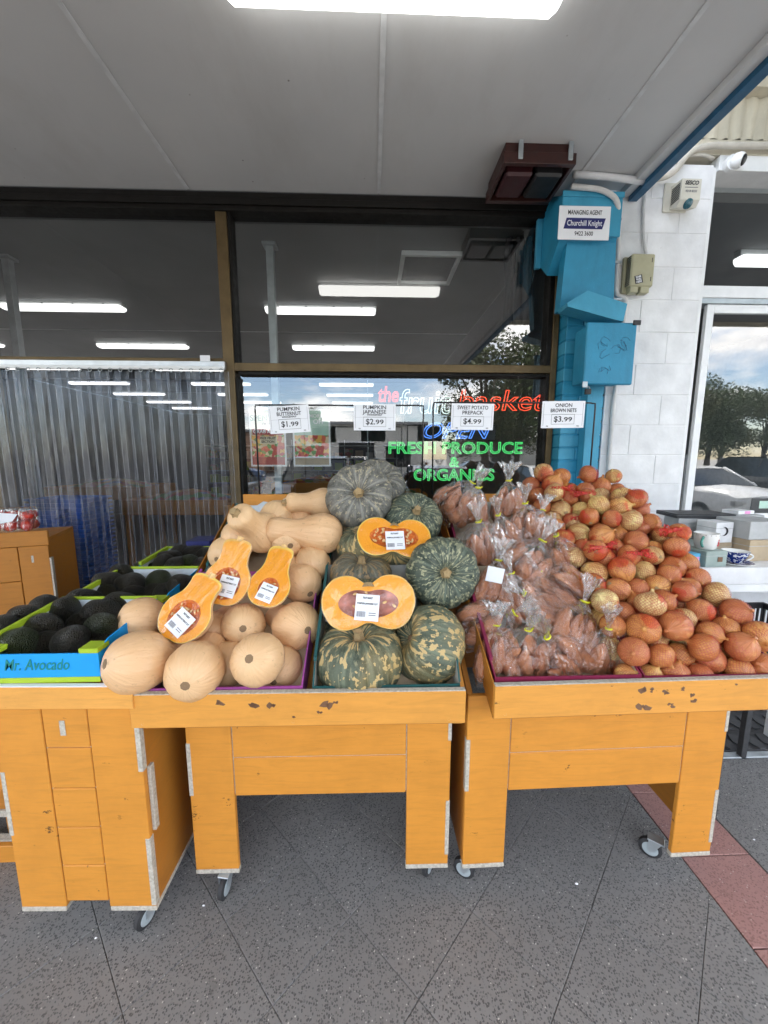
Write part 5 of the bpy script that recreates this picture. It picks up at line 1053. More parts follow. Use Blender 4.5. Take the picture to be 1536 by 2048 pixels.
def pk_half(px, py, Y, n, lean, s, key, label, lab, la, mat, pulpmat, seeds, cavw, cavh, cz, wrap):
    pr = pk_prof(.7, 3); pr = [(r, z*.86) for r, z in pr]; mb = MB(); mb.lathe(pr, 24, None, 0., math.pi, fr=lambda t, i: 1-.04*(1-abs(math.sin(5*t+.8))**.6)*min(1, pr[i][0]*1.5) if 0 < t < math.pi else 1.)
    o = tag(link('cut_pumpkin', mb.mesh('cut_pumpkin', key, True), None, face_mtx(PX(px, py, Y=Y), n, lean, s)), label, 'cut pumpkin', 'cut japanese pumpkin halves')
    rt = [(r*.995, z) for r, z in pr]; loop = rt+[(-r, z) for r, z in rt[::-1][1:-1]]; cav = []
    for x, z in loop:
        a = math.atan2((z-cz)/cavh, x/cavw); w_ = 1-.25*max(0, math.sin(a))*math.exp(-(math.cos(a)/.35)**2)
        cav.append((cavw*math.cos(a)*w_, cz+cavh*math.sin(a)*w_))
    fl, pu = cut_face(loop, cav, .16); obj('flesh', fl, mat, o, True, world=False); obj('pulp', pu, pulpmat, o, 35, world=False)
    if seeds: obj('seeds', seeds_mb((0, cz), cavw, cavh, seeds, .055, .0, int(px)), 'seed', o, True, world=False)
    mb = MB(); mb.lathe([(.18,-.04), (.12,.06), (0,.07)], 8, Matrix.Translation((0,.10,.36))); obj('stem', mb, 'stem', o, 30, world=False)
    film_sheet(o, loop); sticker(o, lab[0], lab[1], .50, .54, la, ('FRUIT BASKET', 'PUMPKIN JAPANESE CUT'))
pk_half(788, 1074, 1.52, (.03, -.78, .62), 5, .150, 'pumpkin_mottle', 'upper cut japanese pumpkin half with seeds, tilted', (.03, -.12), 6, 'flesh', 'pulp', 34, .66, .33, 0., False)
pk_half(737, 1204, 1.29, (.0, -.88, .48), -1, .165, 'pumpkin_mottle', 'lower cut japanese pumpkin half with pink hollow, wrapped', (-.03, -.12), -6, 'flesh_pale', 'cavity_pink', 8, .64, .32, -.02, True)

# --- avocados
def av_mesh(k):
    mb = MB(); mb.lathe(smooth_prof([(0.,-1.), (.32,-.96), (.72,-.70), (.95,-.30), (1.,.05), (.90,.45), (.70,.85), (.48,1.18), (.22,1.38), (0.,1.42)], 3), 22, None, fr=lambda t, i: 1+.025*math.sin(2*t+k)+.02*math.sin(3*t+i*.3+k)); return mb.mesh('avocado', 'avocado_skin', True)
AV = [av_mesh(k) for k in range(3)]
avl = {1: [(130,1222,30,(.35,-.45,.6),'top of pile, nearest the box back wall'), (86,1257,33,(.9,-.2,.2),'large, lying across the centre'), (52,1240,30,(-.8,.3,.3),'left, behind the centre one'), (195,1228,30,(.8,.4,.2),'right rear, half behind another'), (204,1256,32,(.7,-.4,.4),'right, beside a butternut'), (143,1283,30,(.6,-.5,.55),'greenish, front centre'), (38,1289,32,(-.9,-.2,.1),'front left, large and smooth'), (92,1293,28,(.8,.1,.0),'low front, mostly hidden'), (90,1216,26,(-.5,.6,.2),'rear left, partly hidden'), (190,1288,28,(.9,.0,.1),'low front right, dark'), (232,1212,26,(.6,.7,.1),'rear right corner'), (8,1262,28,(-.6,.5,.2),'at left picture edge'), (165,1252,27,(.3,.8,.1),'centre right, hidden behind the large one'), (160,1205,24,(.7,.6,.1),'rear centre, against the back wall')],
       2: [(222,1168,29,(-.5,-.5,.5),'left, pointing down at viewer'), (266,1170,31,(-.95,-.1,.2),'lying sideways at centre'), (318,1163,33,(.6,-.5,.6),'largest, right of centre'), (216,1192,26,(-.8,.2,-.1),'green, low at left'), (266,1194,27,(.9,.1,.0),'low at centre'), (312,1188,28,(.8,.2,.2),'low, green, right'), (352,1135,27,(.5,.6,.3),'high at right rear'), (330,1128,25,(-.3,.8,.2),'rear centre'), (290,1140,24,(-.6,.7,.0),'rear left, hidden'), (360,1172,26,(.5,.5,.0),'right, behind cut butternut'), (245,1150,25,(-.7,.5,.2),'rear, leaning on the back wall'), (330,1190,26,(.4,.8,.1),'low right, nearest the lime corner')],
       3: [(345,1121,26,(-.6,-.4,.4),'left one'), (384,1112,26,(.6,.3,.3),'top, right of the left one'), (378,1130,25,(-.9,-.1,.1),'middle, dark'), (412,1115,25,(.8,.4,.1),'rear right'), (384,1146,25,(.5,-.5,.3),'lowest at front'), (405,1135,25,(.9,.1,.1),'right, beside cut butternut'), (360,1108,22,(-.5,.7,.1),'rear left')]}
bn = {1: 'front', 2: 'middle', 3: 'rear'}
for b_, lst in avl.items():
    for k, (px, py, rp, d, wd) in enumerate(lst):
        low = 'low' in wd or 'hidden' in wd; c = PX(px, py, S=(1.25, .985-(.035 if low else 0.), .095)); Rm = min(.053, rp*1.0*(c-Vector((0,0,EYE))).length/FPX*.93)
        tag(link('avocado', AV[k % 3], None, Matrix.Translation(c) @ track(d, k*1.3) @ Matrix.Scale(Rm, 4)), 'dark avocado in %s box, %s' % (bn[b_], wd) if 'green' not in wd else 'avocado in %s box, %s' % (bn[b_], wd), 'avocado', 'avocados in the lime boxes')

# --- onions in red nets
def on_prof(): return smooth_prof([(0.,-.90), (.16,-.90), (.45,-.82), (.80,-.55), (.98,-.15), (1.,.12), (.90,.45), (.62,.75), (.32,.93), (.17,1.05), (.10,1.20), (.12,1.30), (0.,1.30)], 2)
ONM = []
for k in range(4):
    mb = MB(); sq = (1., .92, 1.06, .88)[k]; mb.lathe([(r, z*sq) for r, z in on_prof()], 20, None, fr=lambda t, i: 1+.02*math.sin(2*t+k)+.012*math.sin(5*t+2*k)); body = mb.mesh('onion', 'onion_skin', True)
    mb = MB(); mb.lathe([(.19,-.895*sq), (.16,-.93*sq), (.05,-.95*sq), (0,-.94*sq)], 10, None, fr=lambda t, i: 1+.2*math.cos(7*t)); ONM.append((body, mb.mesh('root_scar', 'stem', True)))
rng = np.random.default_rng(11); N = 178; sl = math.atan(.525); nrm = np.array([0, -math.sin(sl), math.cos(sl)])
rad = rng.uniform(.040, .053, N); X0, X1, YA, YB = .80, 1.36, 1.112, 2.03
pos = np.stack([rng.uniform(X0, X1, N), rng.uniform(YA+.03, YB-.02, N), np.zeros(N)], 1)
floor_z = lambda y: .785+(y-1.11)*.525
pos[:, 2] = floor_z(pos[:, 1])+rng.uniform(.05, .42, N)
for it in range(420):
    pos -= nrm*(.004 if it < 330 else .001)
    pos[:, 0] += .0006*(1.07-pos[:, 0])
    for _ in range(2):
        d = pos[:, None]-pos[None]; dist = np.sqrt((d**2).sum(2))+1e-9; ov = (rad[:, None]+rad[None])*.97-dist; np.fill_diagonal(ov, 0); ov = np.clip(ov, 0, None)
        pos += (d/dist[..., None]*ov[..., None]*.30).sum(1)
    h = (pos[:, 2]-floor_z(pos[:, 1]))*math.cos(sl)-rad; low = h < 0; pos[low] -= nrm*h[low][:, None]
    top = pos[:, 2]-floor_z(pos[:, 1]); 
    lx = np.where(top > .16, X0-.02, X0)+rad; rx = np.where(top > .17, X1+.01, X1)-rad
    pos[:, 0] = np.clip(pos[:, 0], lx, rx); pos[:, 1] = np.clip(pos[:, 1], YA+rad, YB-.01)
# group the onions into nets
K = 15; cent = pos[rng.choice(N, K, replace=False)].copy()
for it in range(25):
    lab_ = ((pos[:, None]-cent[None])**2).sum(2).argmin(1)
    for k in range(K):
        if (lab_ == k).any(): cent[k] = pos[lab_ == k].mean(0)
def fan(mb, base, d, L_, r0, r1, n=18, rip=5, seed=0):
    """gathered neck of a net or bag: a rippled trumpet from base along d"""
    q = random.Random(seed); m = Matrix.Translation(base) @ track(d, q.random()*6); prof = [(r0, 0.), (r0*.7, .12), (r0*1.1, .28), (r1*.55, .6), (r1*.9, .85), (r1, 1.)]; b = len(mb.v)
    for i, (r, z) in enumerate(prof):
        for k in range(n):
            a = 2*math.pi*k/n; rr = r*(1+.45*z*math.sin(rip*a+q.random()*.6)+.15*q.uniform(-1,1)*z); mb.v.append(m @ Vector((rr*math.cos(a), rr*.55*math.sin(a), L_*z*(1+.10*q.uniform(-1,1)*z))))
    for i in range(len(prof)-1):
        for k in range(n): mb.face([b+i*n+k, b+i*n+(k+1)%n, b+(i+1)*n+(k+1)%n, b+(i+1)*n+k])
rk = lambda v, names: names[min(len(names)-1, int(v*len(names)))]
order = sorted(range(K), key=lambda k: -cent[k][1]); seen = {}
for rank, k in enumerate(order):
    ids = np.where(lab_ == k)[0]
    if not len(ids): continue
    cx = cent[k]; dep = rk((2.0-cx[1])/.9, ['back', 'upper', 'middle', 'lower', 'front']); lr = rk((cx[0]-.80)/.54, ['left', 'centre', 'right']); key = (dep, lr); seen[key] = seen.get(key, 0)+1
    lb = 'red net of brown onions at %s %s of the onion pile' % (dep, lr) if seen[key] == 1 else 'another red net of brown onions, %s %s of pile, with %d onions' % (dep, lr, len(ids))
    t = thing('onion_net', lb, 'onion net', tuple(cx), 'red nets of brown onions'); net = MB()
    for i in ids:
        tilt = Vector((rng.normal(), rng.normal()-.3, rng.normal()+.4)); mo = track(tilt, rng.random()*6); v = int(rng.integers(4))
        m = Matrix.Translation(Vector(pos[i]-cx)) @ mo @ Matrix.Scale(float(rad[i])*.985, 4); o = link('onion', ONM[v][0], t, m); link('root_scar', ONM[v][1], o)
        sr = float(rad[i])*1.03; net.lathe([(sr*math.sin(a), -sr*.93*math.cos(a)) for a in [math.pi*(.05+.9*j/8) for j in range(9)]], 14, Matrix.Translation(Vector(pos[i]-cx)) @ mo, uvs=(24, 12))
    obj('netting', net, 'red_net', t, True, world=False)
    for j, i in enumerate(sorted(ids, key=lambda i: -(pos[i][2]-.75*pos[i][1]))[:3]):
        sr = float(rad[i])*1.05; bn_ = MB(); ax = Vector((rng.normal(), -.5+rng.normal()*.4, .2+rng.normal()*.5)); e = rng.uniform(.16, .30)
        bn_.lathe([(sr*math.sin(a)*(1 if a else 0), sr*.94*math.cos(a)) for a in [math.pi*e*q/5 for q in range(6)]], 16, Matrix.Translation(Vector(pos[i]-cx)) @ track(ax), fr=lambda t_, q: 1+.12*math.sin(3*t_+j)*(q/5)+.06*math.sin(7*t_+i)*(q/5), uvs=(20, 5)); obj('bunched_net', bn_, 'red_net_dense', t, True, world=False)
    top = max(ids, key=lambda i: pos[i][2]-.75*pos[i][1]); p = Vector(pos[top]-cx)+Vector((rng.uniform(-.05,.05), -.035, float(rad[top])*.55))
    g = MB(); fan(g, p, (rng.choice((-1, 1)), -.15, -.05), .09, .010, .022, seed=k); k % 2 == 0 and obj('gathered_end', g, 'red_net_gather', t, True, world=False)

# --- sweet potatoes in clear bags
def sp_mesh(k):
    q = random.Random(k+40); mb = MB(); n, m = 12, 16; bend = q.uniform(-.7, .7); L_ = q.uniform(4.2, 5.4)
    for i in range(m+1):
        t = i/m; r = max(0.02, math.sin(math.pi*min(1, max(0, t)))**.5*(1.10-.40*t)+.0); z = (t-.5)*L_; off = bend*math.cos((t-.5)*3.0)
        for j in range(n): a = 2*math.pi*j/n; w_ = 1+.10*math.sin(2*a+i*.4+k)+.06*math.sin(i*1.7+k); mb.v.append(Vector((r*w_*math.cos(a)+off, r*w_*math.sin(a), z)))
    for i in range(m):
        for j in range(n): mb.face([i*n+j, i*n+(j+1)%n, (i+1)*n+(j+1)%n, (i+1)*n+j])
    mb.face(range(n)); mb.face([m*n+j for j in range(n)]); return mb.mesh('sweet_potato', 'sweet_potato_skin', True), mb
SPM = [sp_mesh(k) for k in range(6)]
def bag_proto(seed):
    q = random.Random(seed); pts = []; items = []
    lay = [(-.046, -.020), (.0, -.026), (.046, -.018), (-.024, .022), (.026, .024), (.072, .010), (-.070, .012)][:q.choice((5, 6, 7))]
    for (x, y) in lay:
        k = q.randrange(6); s = q.uniform(.025, .033); m = Matrix.Translation((x+q.uniform(-.006,.006), y, q.uniform(-.012,.012))) @ Matrix.Rotation(q.uniform(-.40,.40), 4, 'Y') @ Matrix.Rotation(q.uniform(-.2,.2), 4, 'X') @ Matrix.Rotation(q.random()*6, 4, 'Z') @ Matrix.Scale(s, 4)
        items.append((k, m)); pts += [m @ v for v in SPM[k][1].v[::2]]
    zt = max(p.z for p in pts); zb = min(p.z for p in pts); bm = bmesh.new()
    for p in pts: bm.verts.new((p.x*1.05, p.y*1.08, p.z*1.03))
    tie = zt+.030
    for k in range(6): bm.verts.new((.007*math.cos(k), .007*math.sin(k), tie))
    for sx in (-1, 1): bm.verts.new((sx*.055, 0, zb-.012))
    r_ = bmesh.ops.convex_hull(bm, input=bm.verts); bmesh.ops.delete(bm, geom=list({e for e in r_['geom_interior']+r_['geom_unused'] if isinstance(e, bmesh.types.BMVert)}), context='VERTS')
    bmesh.ops.triangulate(bm, faces=bm.faces)
    for _ in range(3):
        long_ = [e for e in bm.edges if e.calc_length() > .016]
        if long_: bmesh.ops.subdivide_edges(bm, edges=long_, cuts=1); bmesh.ops.triangulate(bm, faces=bm.faces)
    bmesh.ops.smooth_vert(bm, verts=[v for v in bm.verts if v.co.z < tie-.012], factor=.3, use_axis_x=True, use_axis_y=True, use_axis_z=True); bm.normal_update()
    for v in bm.verts:
        p = v.co*38+Vector((seed, 0, 0)); v.co += v.normal*(.0035*mnoise.noise(p)+.0030*mnoise.noise(p*2.3)+.001)
    me = bpy.data.meshes.new('film'); bm.to_mesh(me); bm.free(); me.materials.append(M['film']); me.polygons.foreach_set('use_smooth', [True]*len(me.polygons))
    nk = MB(); fan(nk, Vector((0,0,tie-.012)), (0,0,1), .085, .010, .036, 26, 7, seed); nm = nk.mesh('twisted_neck', 'film_neck', True)
    ti = MB(); ti.tube([(.0095*math.cos(a), .0075*math.sin(a), tie-.002) for a in [2*math.pi*k/12 for k in range(13)]], .0032, 6); ti.tube([(.008, 0, tie-.002), (.016, .004, tie+.003)], .0028, 5); tm = ti.mesh('yellow_tie', 'yellow_tie', True)
    return items, me, nm, tm
BAGS = [bag_proto(s) for s in range(6)]
SR = (1.25, .885, .80)
def bag(k, px, py, s, neck, face, label, lift=0.):
    """neck: direction of the tied end, face: direction the broad side faces"""
    c = PX(px, py, S=(SR[0], SR[1]+lift, SR[2])); z = Vector(neck).normalized(); y = -Vector(face); y = (y-z*y.dot(z)).normalized(); x = y.cross(z)
    m = Matrix.Translation(c) @ Matrix(((x.x,y.x,z.x,0), (x.y,y.y,z.y,0), (x.z,y.z,z.z,0), (0,0,0,1))) @ Matrix.Scale(s*1.14, 4)
    t = thing('sweet_potato_bag', label, 'sweet potato bag', group='clear bags of sweet potatoes', mtx=m); items, f, n_, ti = BAGS[k]
    for (i, mm) in items: link('sweet_potato', SPM[i][0], t, mm)
    link('film', f, t); link('twisted_neck', n_, t); link('yellow_tie', ti, t); return t
F = (0, -.8, .6)
for a in [(0, 908, 1006, 1.05, (.55, -.2, .75), F, 'sweet potato bag at back left, against the green pumpkin'), (1, 946, 1020, 1.02, (.1, -.3, .95), F, 'upright sweet potato bag at back, neck below the neon sign'), (2, 1013, 1010, 1.0, (.0, -.1, 1), F, 'sweet potato bag at back right with tall twisted neck'),
          (3, 1050, 1058, .98, (-.1, -.1, 1), F, 'sweet potato bag beside the onions in second row'), (4, 1003, 1078, .88, (-.25, -.2, 1), F, 'small narrow sweet potato bag in second row centre'), (5, 964, 1098, 1.02, (-.2, -.1, 1), F, 'sweet potato bag right of the dark green pumpkin'),
          (0, 1046, 1136, 1.12, (.55, .1, .8), F, 'large sweet potato bag in the middle, crumpled film'), (1, 1130, 1118, .98, (-.4, .0, .9), F, 'sweet potato bag leaning on the onion nets, middle row'), (2, 984, 1180, 1.02, (.2, .1, 1), F, 'sweet potato bag with white sticker, left middle'),
          (3, 1138, 1180, 1.05, (-.75, .2, .5), F, 'sweet potato bag lying slantwise beside the onion pile'), (4, 1040, 1212, .95, (-.2, .3, .9), F, 'sweet potato bag sunk in the centre gap'), (5, 1098, 1222, 1.0, (-.8, .0, .55), F, 'sweet potato bag lying left-right behind the big front one'),
          (1, 1146, 1272, 1.16, (.35, .2, .85), F, 'big sweet potato bag lying open-faced at front right'), (3, 968, 1252, .98, (.7, -.2, .45), F, 'sweet potato bag at left front, neck pointing right'), (2, 990, 1318, .95, (.1, .3, .95), F, 'sweet potato bag in front left corner of maroon box'),
          (0, 1042, 1318, .98, (.08, -.2, 1), F, 'front sweet potato bag with upright neck and yellow tie'), (4, 1118, 1322, .98, (-.45, -.25, .75), F, 'front sweet potato bag, neck leaning left towards the upright one'), (5, 1208, 1316, .95, (.0, -.1, 1), F, 'front right sweet potato bag standing beside the onions'),
          (2, 1075, 1062, .85, (.3, .3, .9), F, 'sweet potato bag wedged behind against the onion nets')]: bag(*a)
for b_ in [o for o in COL.objects if o.get('label') == 'sweet potato bag with white sticker, left middle']:
    mb = MB(); mb.box(-.04, .015, -.052, -.0505, .035, .085, .0005); o = obj('price_sticker', mb, 'paper', b_, world=False)

# ================================================================ GIFT TABLE of the white shop
TZ = 1.0
gt = thing('gift_table', 'white wooden table with gift ware in front of the white shop window', 'table', (2.3, 2.1, 0)); P = lambda n, m, *b, **k: part(n, m, gt, *b, **k)
P('top', 'white_paint', 1.62, 3.1, 1.86, 2.52, TZ-.02, TZ); P('front_apron', 'white_paint', 1.60, 3.1, 1.84, 1.8595, TZ-.075, TZ+.012); P('lower_rail', 'white_frame', 1.61, 3.1, 1.845, 1.858, TZ-.12, TZ-.078)
for x, y in ((1.70, 2.45), (2.25, 1.87), (3.0, 1.87), (3.0, 2.45)):
    for y in (y,): P('leg', 'white_paint', x-.025, x+.025, y, y+.05, 0, TZ-.0205)
def gbox(label, x, y, z, w, d, h, mat, rz=0., lid=None, cat='gift box', grp='boxes on the gift table'):
    t = thing('gift_box', label, cat, (x, y, z), grp); part('carton', mat, t, x-w/2, x+w/2, y-d/2, y+d/2, z, z+h); part('lid_seam', lid or 'gift_grey', t, x-w/2-.0012, x+w/2+.0012, y-d/2-.0012, y+d/2+.0012, z+h*.70, z+h*.72, c=0); t.rotation_euler.z = R(rz); return t
pp = lambda px, py, Y: PX(px, py, Y=Y)
q = gbox('sage green gift box under the front mug', 1.785, 1.955, TZ+.001, .13, .13, .085, 'gift_sage', 8); part('motif', 'print_brown', q, 1.80, 1.825, 1.888, 1.8895, TZ+.03, TZ+.055, c=0)
gbox('long sage green gift box under the rear mugs', 1.78, 2.13, TZ+.001, .30, .14, .082, 'gift_sage', 8)
q = gbox('small blue and white carton at front left of the gift table', 1.655, 1.915, TZ+.001, .085, .07, .075, 'gift_blue', 6); part('window_print', 'pink_print', q, 1.66, 1.69, 1.8788, 1.8798, TZ+.035, TZ+.06, c=0); part('white_face', 'gift_white', q, 1.612, 1.640, 1.8788, 1.8798, TZ+.01, TZ+.07, c=0)
q = gbox('white gift box with black moon mark', 1.985, 2.13, TZ+.09, .11, .12, .115, 'gift_white', 6)
mb = MB(); c = Vector((1.985, 2.0685, TZ+.155)); n = 12; out_ = [(c.x+.026*math.cos(a), c.y, c.z+.026*math.sin(a)) for a in [R(-110+220*k/n) for k in range(n+1)]]; in_ = [(c.x-.012+.027*math.cos(a), c.y, c.z+.025*math.sin(a)) for a in [R(70-140*k/n) for k in range(n+1)]]
mb.prism(out_+in_, (0,0,0), (0,-.0008,0)); obj('moon_mark', mb, 'ink', q)
gbox('grey card box under the moon box', 1.99, 2.14, TZ+.001, .12, .13, .088, 'kraft', 6); gbox('tall pale grey box at right of the gift table', 2.18, 2.11, TZ+.12, .24, .2, .10, 'gift_grey', 4); gbox('flat taupe box under the pale grey box', 2.19, 2.11, TZ+.001, .25, .21, .118, 'kraft', 4); gbox('grey box behind the moon box by the window', 1.94, 2.30, TZ+.001, .16, .12, .20, 'gift_grey', 0)
q = gbox('flat black slate box on the grey boxes', 2.03, 2.33, TZ+.202, .34, .2, .025, 'black_card', -6); gbox('grey support box under the black slate box', 2.11, 2.33, TZ+.001, .16, .16, .20, 'gift_grey', 0)
q = gbox('small pink printed packet beside the black slate box', 2.30, 2.32, TZ+.221, .12, .1, .022, 'gift_white', 8); part('pink_label', 'pink_print', q, 2.26, 2.33, 2.2688, 2.2698, TZ+.224, TZ+.241, c=0); gbox('grey box under the pink printed packet', 2.31, 2.33, TZ+.001, .18, .17, .218, 'gift_grey', 0)
def mug(label, x, y, z, r, h, body, hand, dots, mark, ha):
    t = thing('mug', label, 'mug', (x, y, z), 'mugs on the gift table'); mb = MB(); mb.lathe([(.0, .001), (r*.72, .0), (r*.80, .004), (r*.95, h*.35), (r, h*.8), (r*1.02, h), (r*.96, h), (r*.92, h*.6), (r*.7, .012), (0, .010)], 26, Matrix.Translation((x, y, z))); obj('bowl', mb, body, t, 50)
    a = R(ha); d = Vector((math.cos(a), math.sin(a), 0)); mb = MB(); mb.tube([Vector((x, y, z))+d*(r*.93+.03*math.sin(k*math.pi/8))+ZU*(h*.82-h*.62*k/8) for k in range(9)], .006, 8); obj('handle', mb, hand, t, True)
    if dots:
        for k in range(16): b = 2*math.pi*k/16; mb = MB(); m = Matrix.Translation((x+r*1.012*math.cos(b), y+r*1.012*math.sin(b), z+h*.92)); mb.lathe([(0,-.0025), (.0022,0), (0,.0025)], 6, m); obj('dot', mb, 'ink', t)
    if mark:
        b = R(mark[1]); mb = MB(); c = Vector((x, y, z+h*.45))
        for (u, v, s) in ((0, 0, .011), (.0, .014, .007), (-.008, -.012, .006), (.008, -.012, .006)):
            bb_ = b+u/r; mb.lathe([(0,-s), (s*.8,-s*.5), (s,0), (s*.8,s*.5), (0,s)], 8, Matrix.Translation((x+r*.975*math.cos(bb_), y+r*.975*math.sin(bb_), c.z+v)) @ Matrix.Rotation(bb_, 4, 'Z') @ Matrix.Diagonal((.25,1,1,1)))
        obj('motif', mb, mark[0], t, True)
mug('front white mug with red figure on the sage box', 1.785, 1.955, TZ+.0865, .055, .085, 'china_white', 'china_teal', True, ('print_red', -60), 215); mug('middle white mug with brown figure', 1.745, 2.10, TZ+.0845, .055, .085, 'china_white', 'china_teal', True, ('print_brown', -75), 200); mug('rear green and white mug with teal inside', 1.68, 2.16, TZ+.0845, .055, .085, 'china_teal', 'china_teal', False, None, 240)
tcp = thing('teacup', 'blue and white patterned teacup with white handle', 'teacup', (1.945, 1.945, TZ+.013)); mb = MB(); mb.lathe([(0,.0), (.028,.0), (.030,.006), (.048,.030), (.058,.055), (.0605,.062)], 26, Matrix.Translation((1.945, 1.945, TZ+.013))); obj('bowl', mb, 'blue_china', tcp, True)
mb = MB(); mb.lathe([(.0607,.0622), (.0585,.0622), (.054,.05), (.03,.012), (0,.010)], 26, Matrix.Translation((1.945, 1.945, TZ+.0135))); obj('inside', mb, 'china_white', tcp, True)
mb = MB(); mb.tube([(1.945+.052+.034*math.sin(k*math.pi/9), 1.93, TZ+.066-.042*k/9) for k in range(10)], .0042, 8); obj('handle', mb, 'china_white', tcp, True)
scr = thing('saucer', 'blue and white saucer under the teacup', 'saucer', (1.945, 1.945, TZ)); mb = MB(); mb.lathe([(0,.006), (.035,.006), (.045,.008), (.082,.016)], 30, Matrix.Translation((1.945, 1.945, TZ))); obj('plate', mb, 'blue_china', scr, True); mb = MB(); mb.lathe([(.0822,.0162), (.083,.014), (.05,.003), (.035,.0005), (0,.0005)], 30, Matrix.Translation((1.945, 1.945, TZ))); obj('rim', mb, 'china_white', scr, True)
# black plastic crate beside the onions
cr_t = thing('black_crate', 'black slotted plastic crate beside the onions under the white table', 'crate', (1.75, 1.6, .55)); x0, x1, y0, y1, z0, z1 = 1.47, 1.98, 1.42, 1.80, .60, .845; P = lambda n, m, *b, **k: part(n, m, cr_t, *b, **k)
P('base', 'black_plastic', x0, x1, y0, y1, z0, z0+.01)
for q_ in ((x0, x1, y0, y0+.012), (x0, x1, y1-.012, y1), (x0, x0+.012, y0+.0125, y1-.0125), (x1-.012, x1, y0+.0125, y1-.0125)):
    P('rim', 'black_plastic', *q_, z1-.03, z1); P('band', 'black_plastic', *q_, z0+.0105, z0+.05)
for y in (y0+.003, y1-.009):
    for k in range(22): x = x0+.003+(x1-x0-.012)*k/21; P('slat', 'black_plastic', x, x+.009, y, y+.006, z0+.0505, z1-.0305, c=0)
for x in (x0+.003, x1-.009):
    for k in range(16): y = y0+.014+(y1-y0-.036)*k/15; P('slat', 'black_plastic', x, x+.006, y, y+.009, z0+.0505, z1-.0305, c=0)
cst = thing('crate_stand', 'low dark stand under the black crate', 'stand', (1.75, 1.6, 0))
for x in (x0+.02, x1-.03):
    for y in (y0+.03, y1-.03): part('leg', 'interior_dark', cst, x-.015, x+.015, y-.015, y+.015, 0, .58)
part('top', 'interior_dark', cst, x0, x1, y0, y1, .5805, .599)

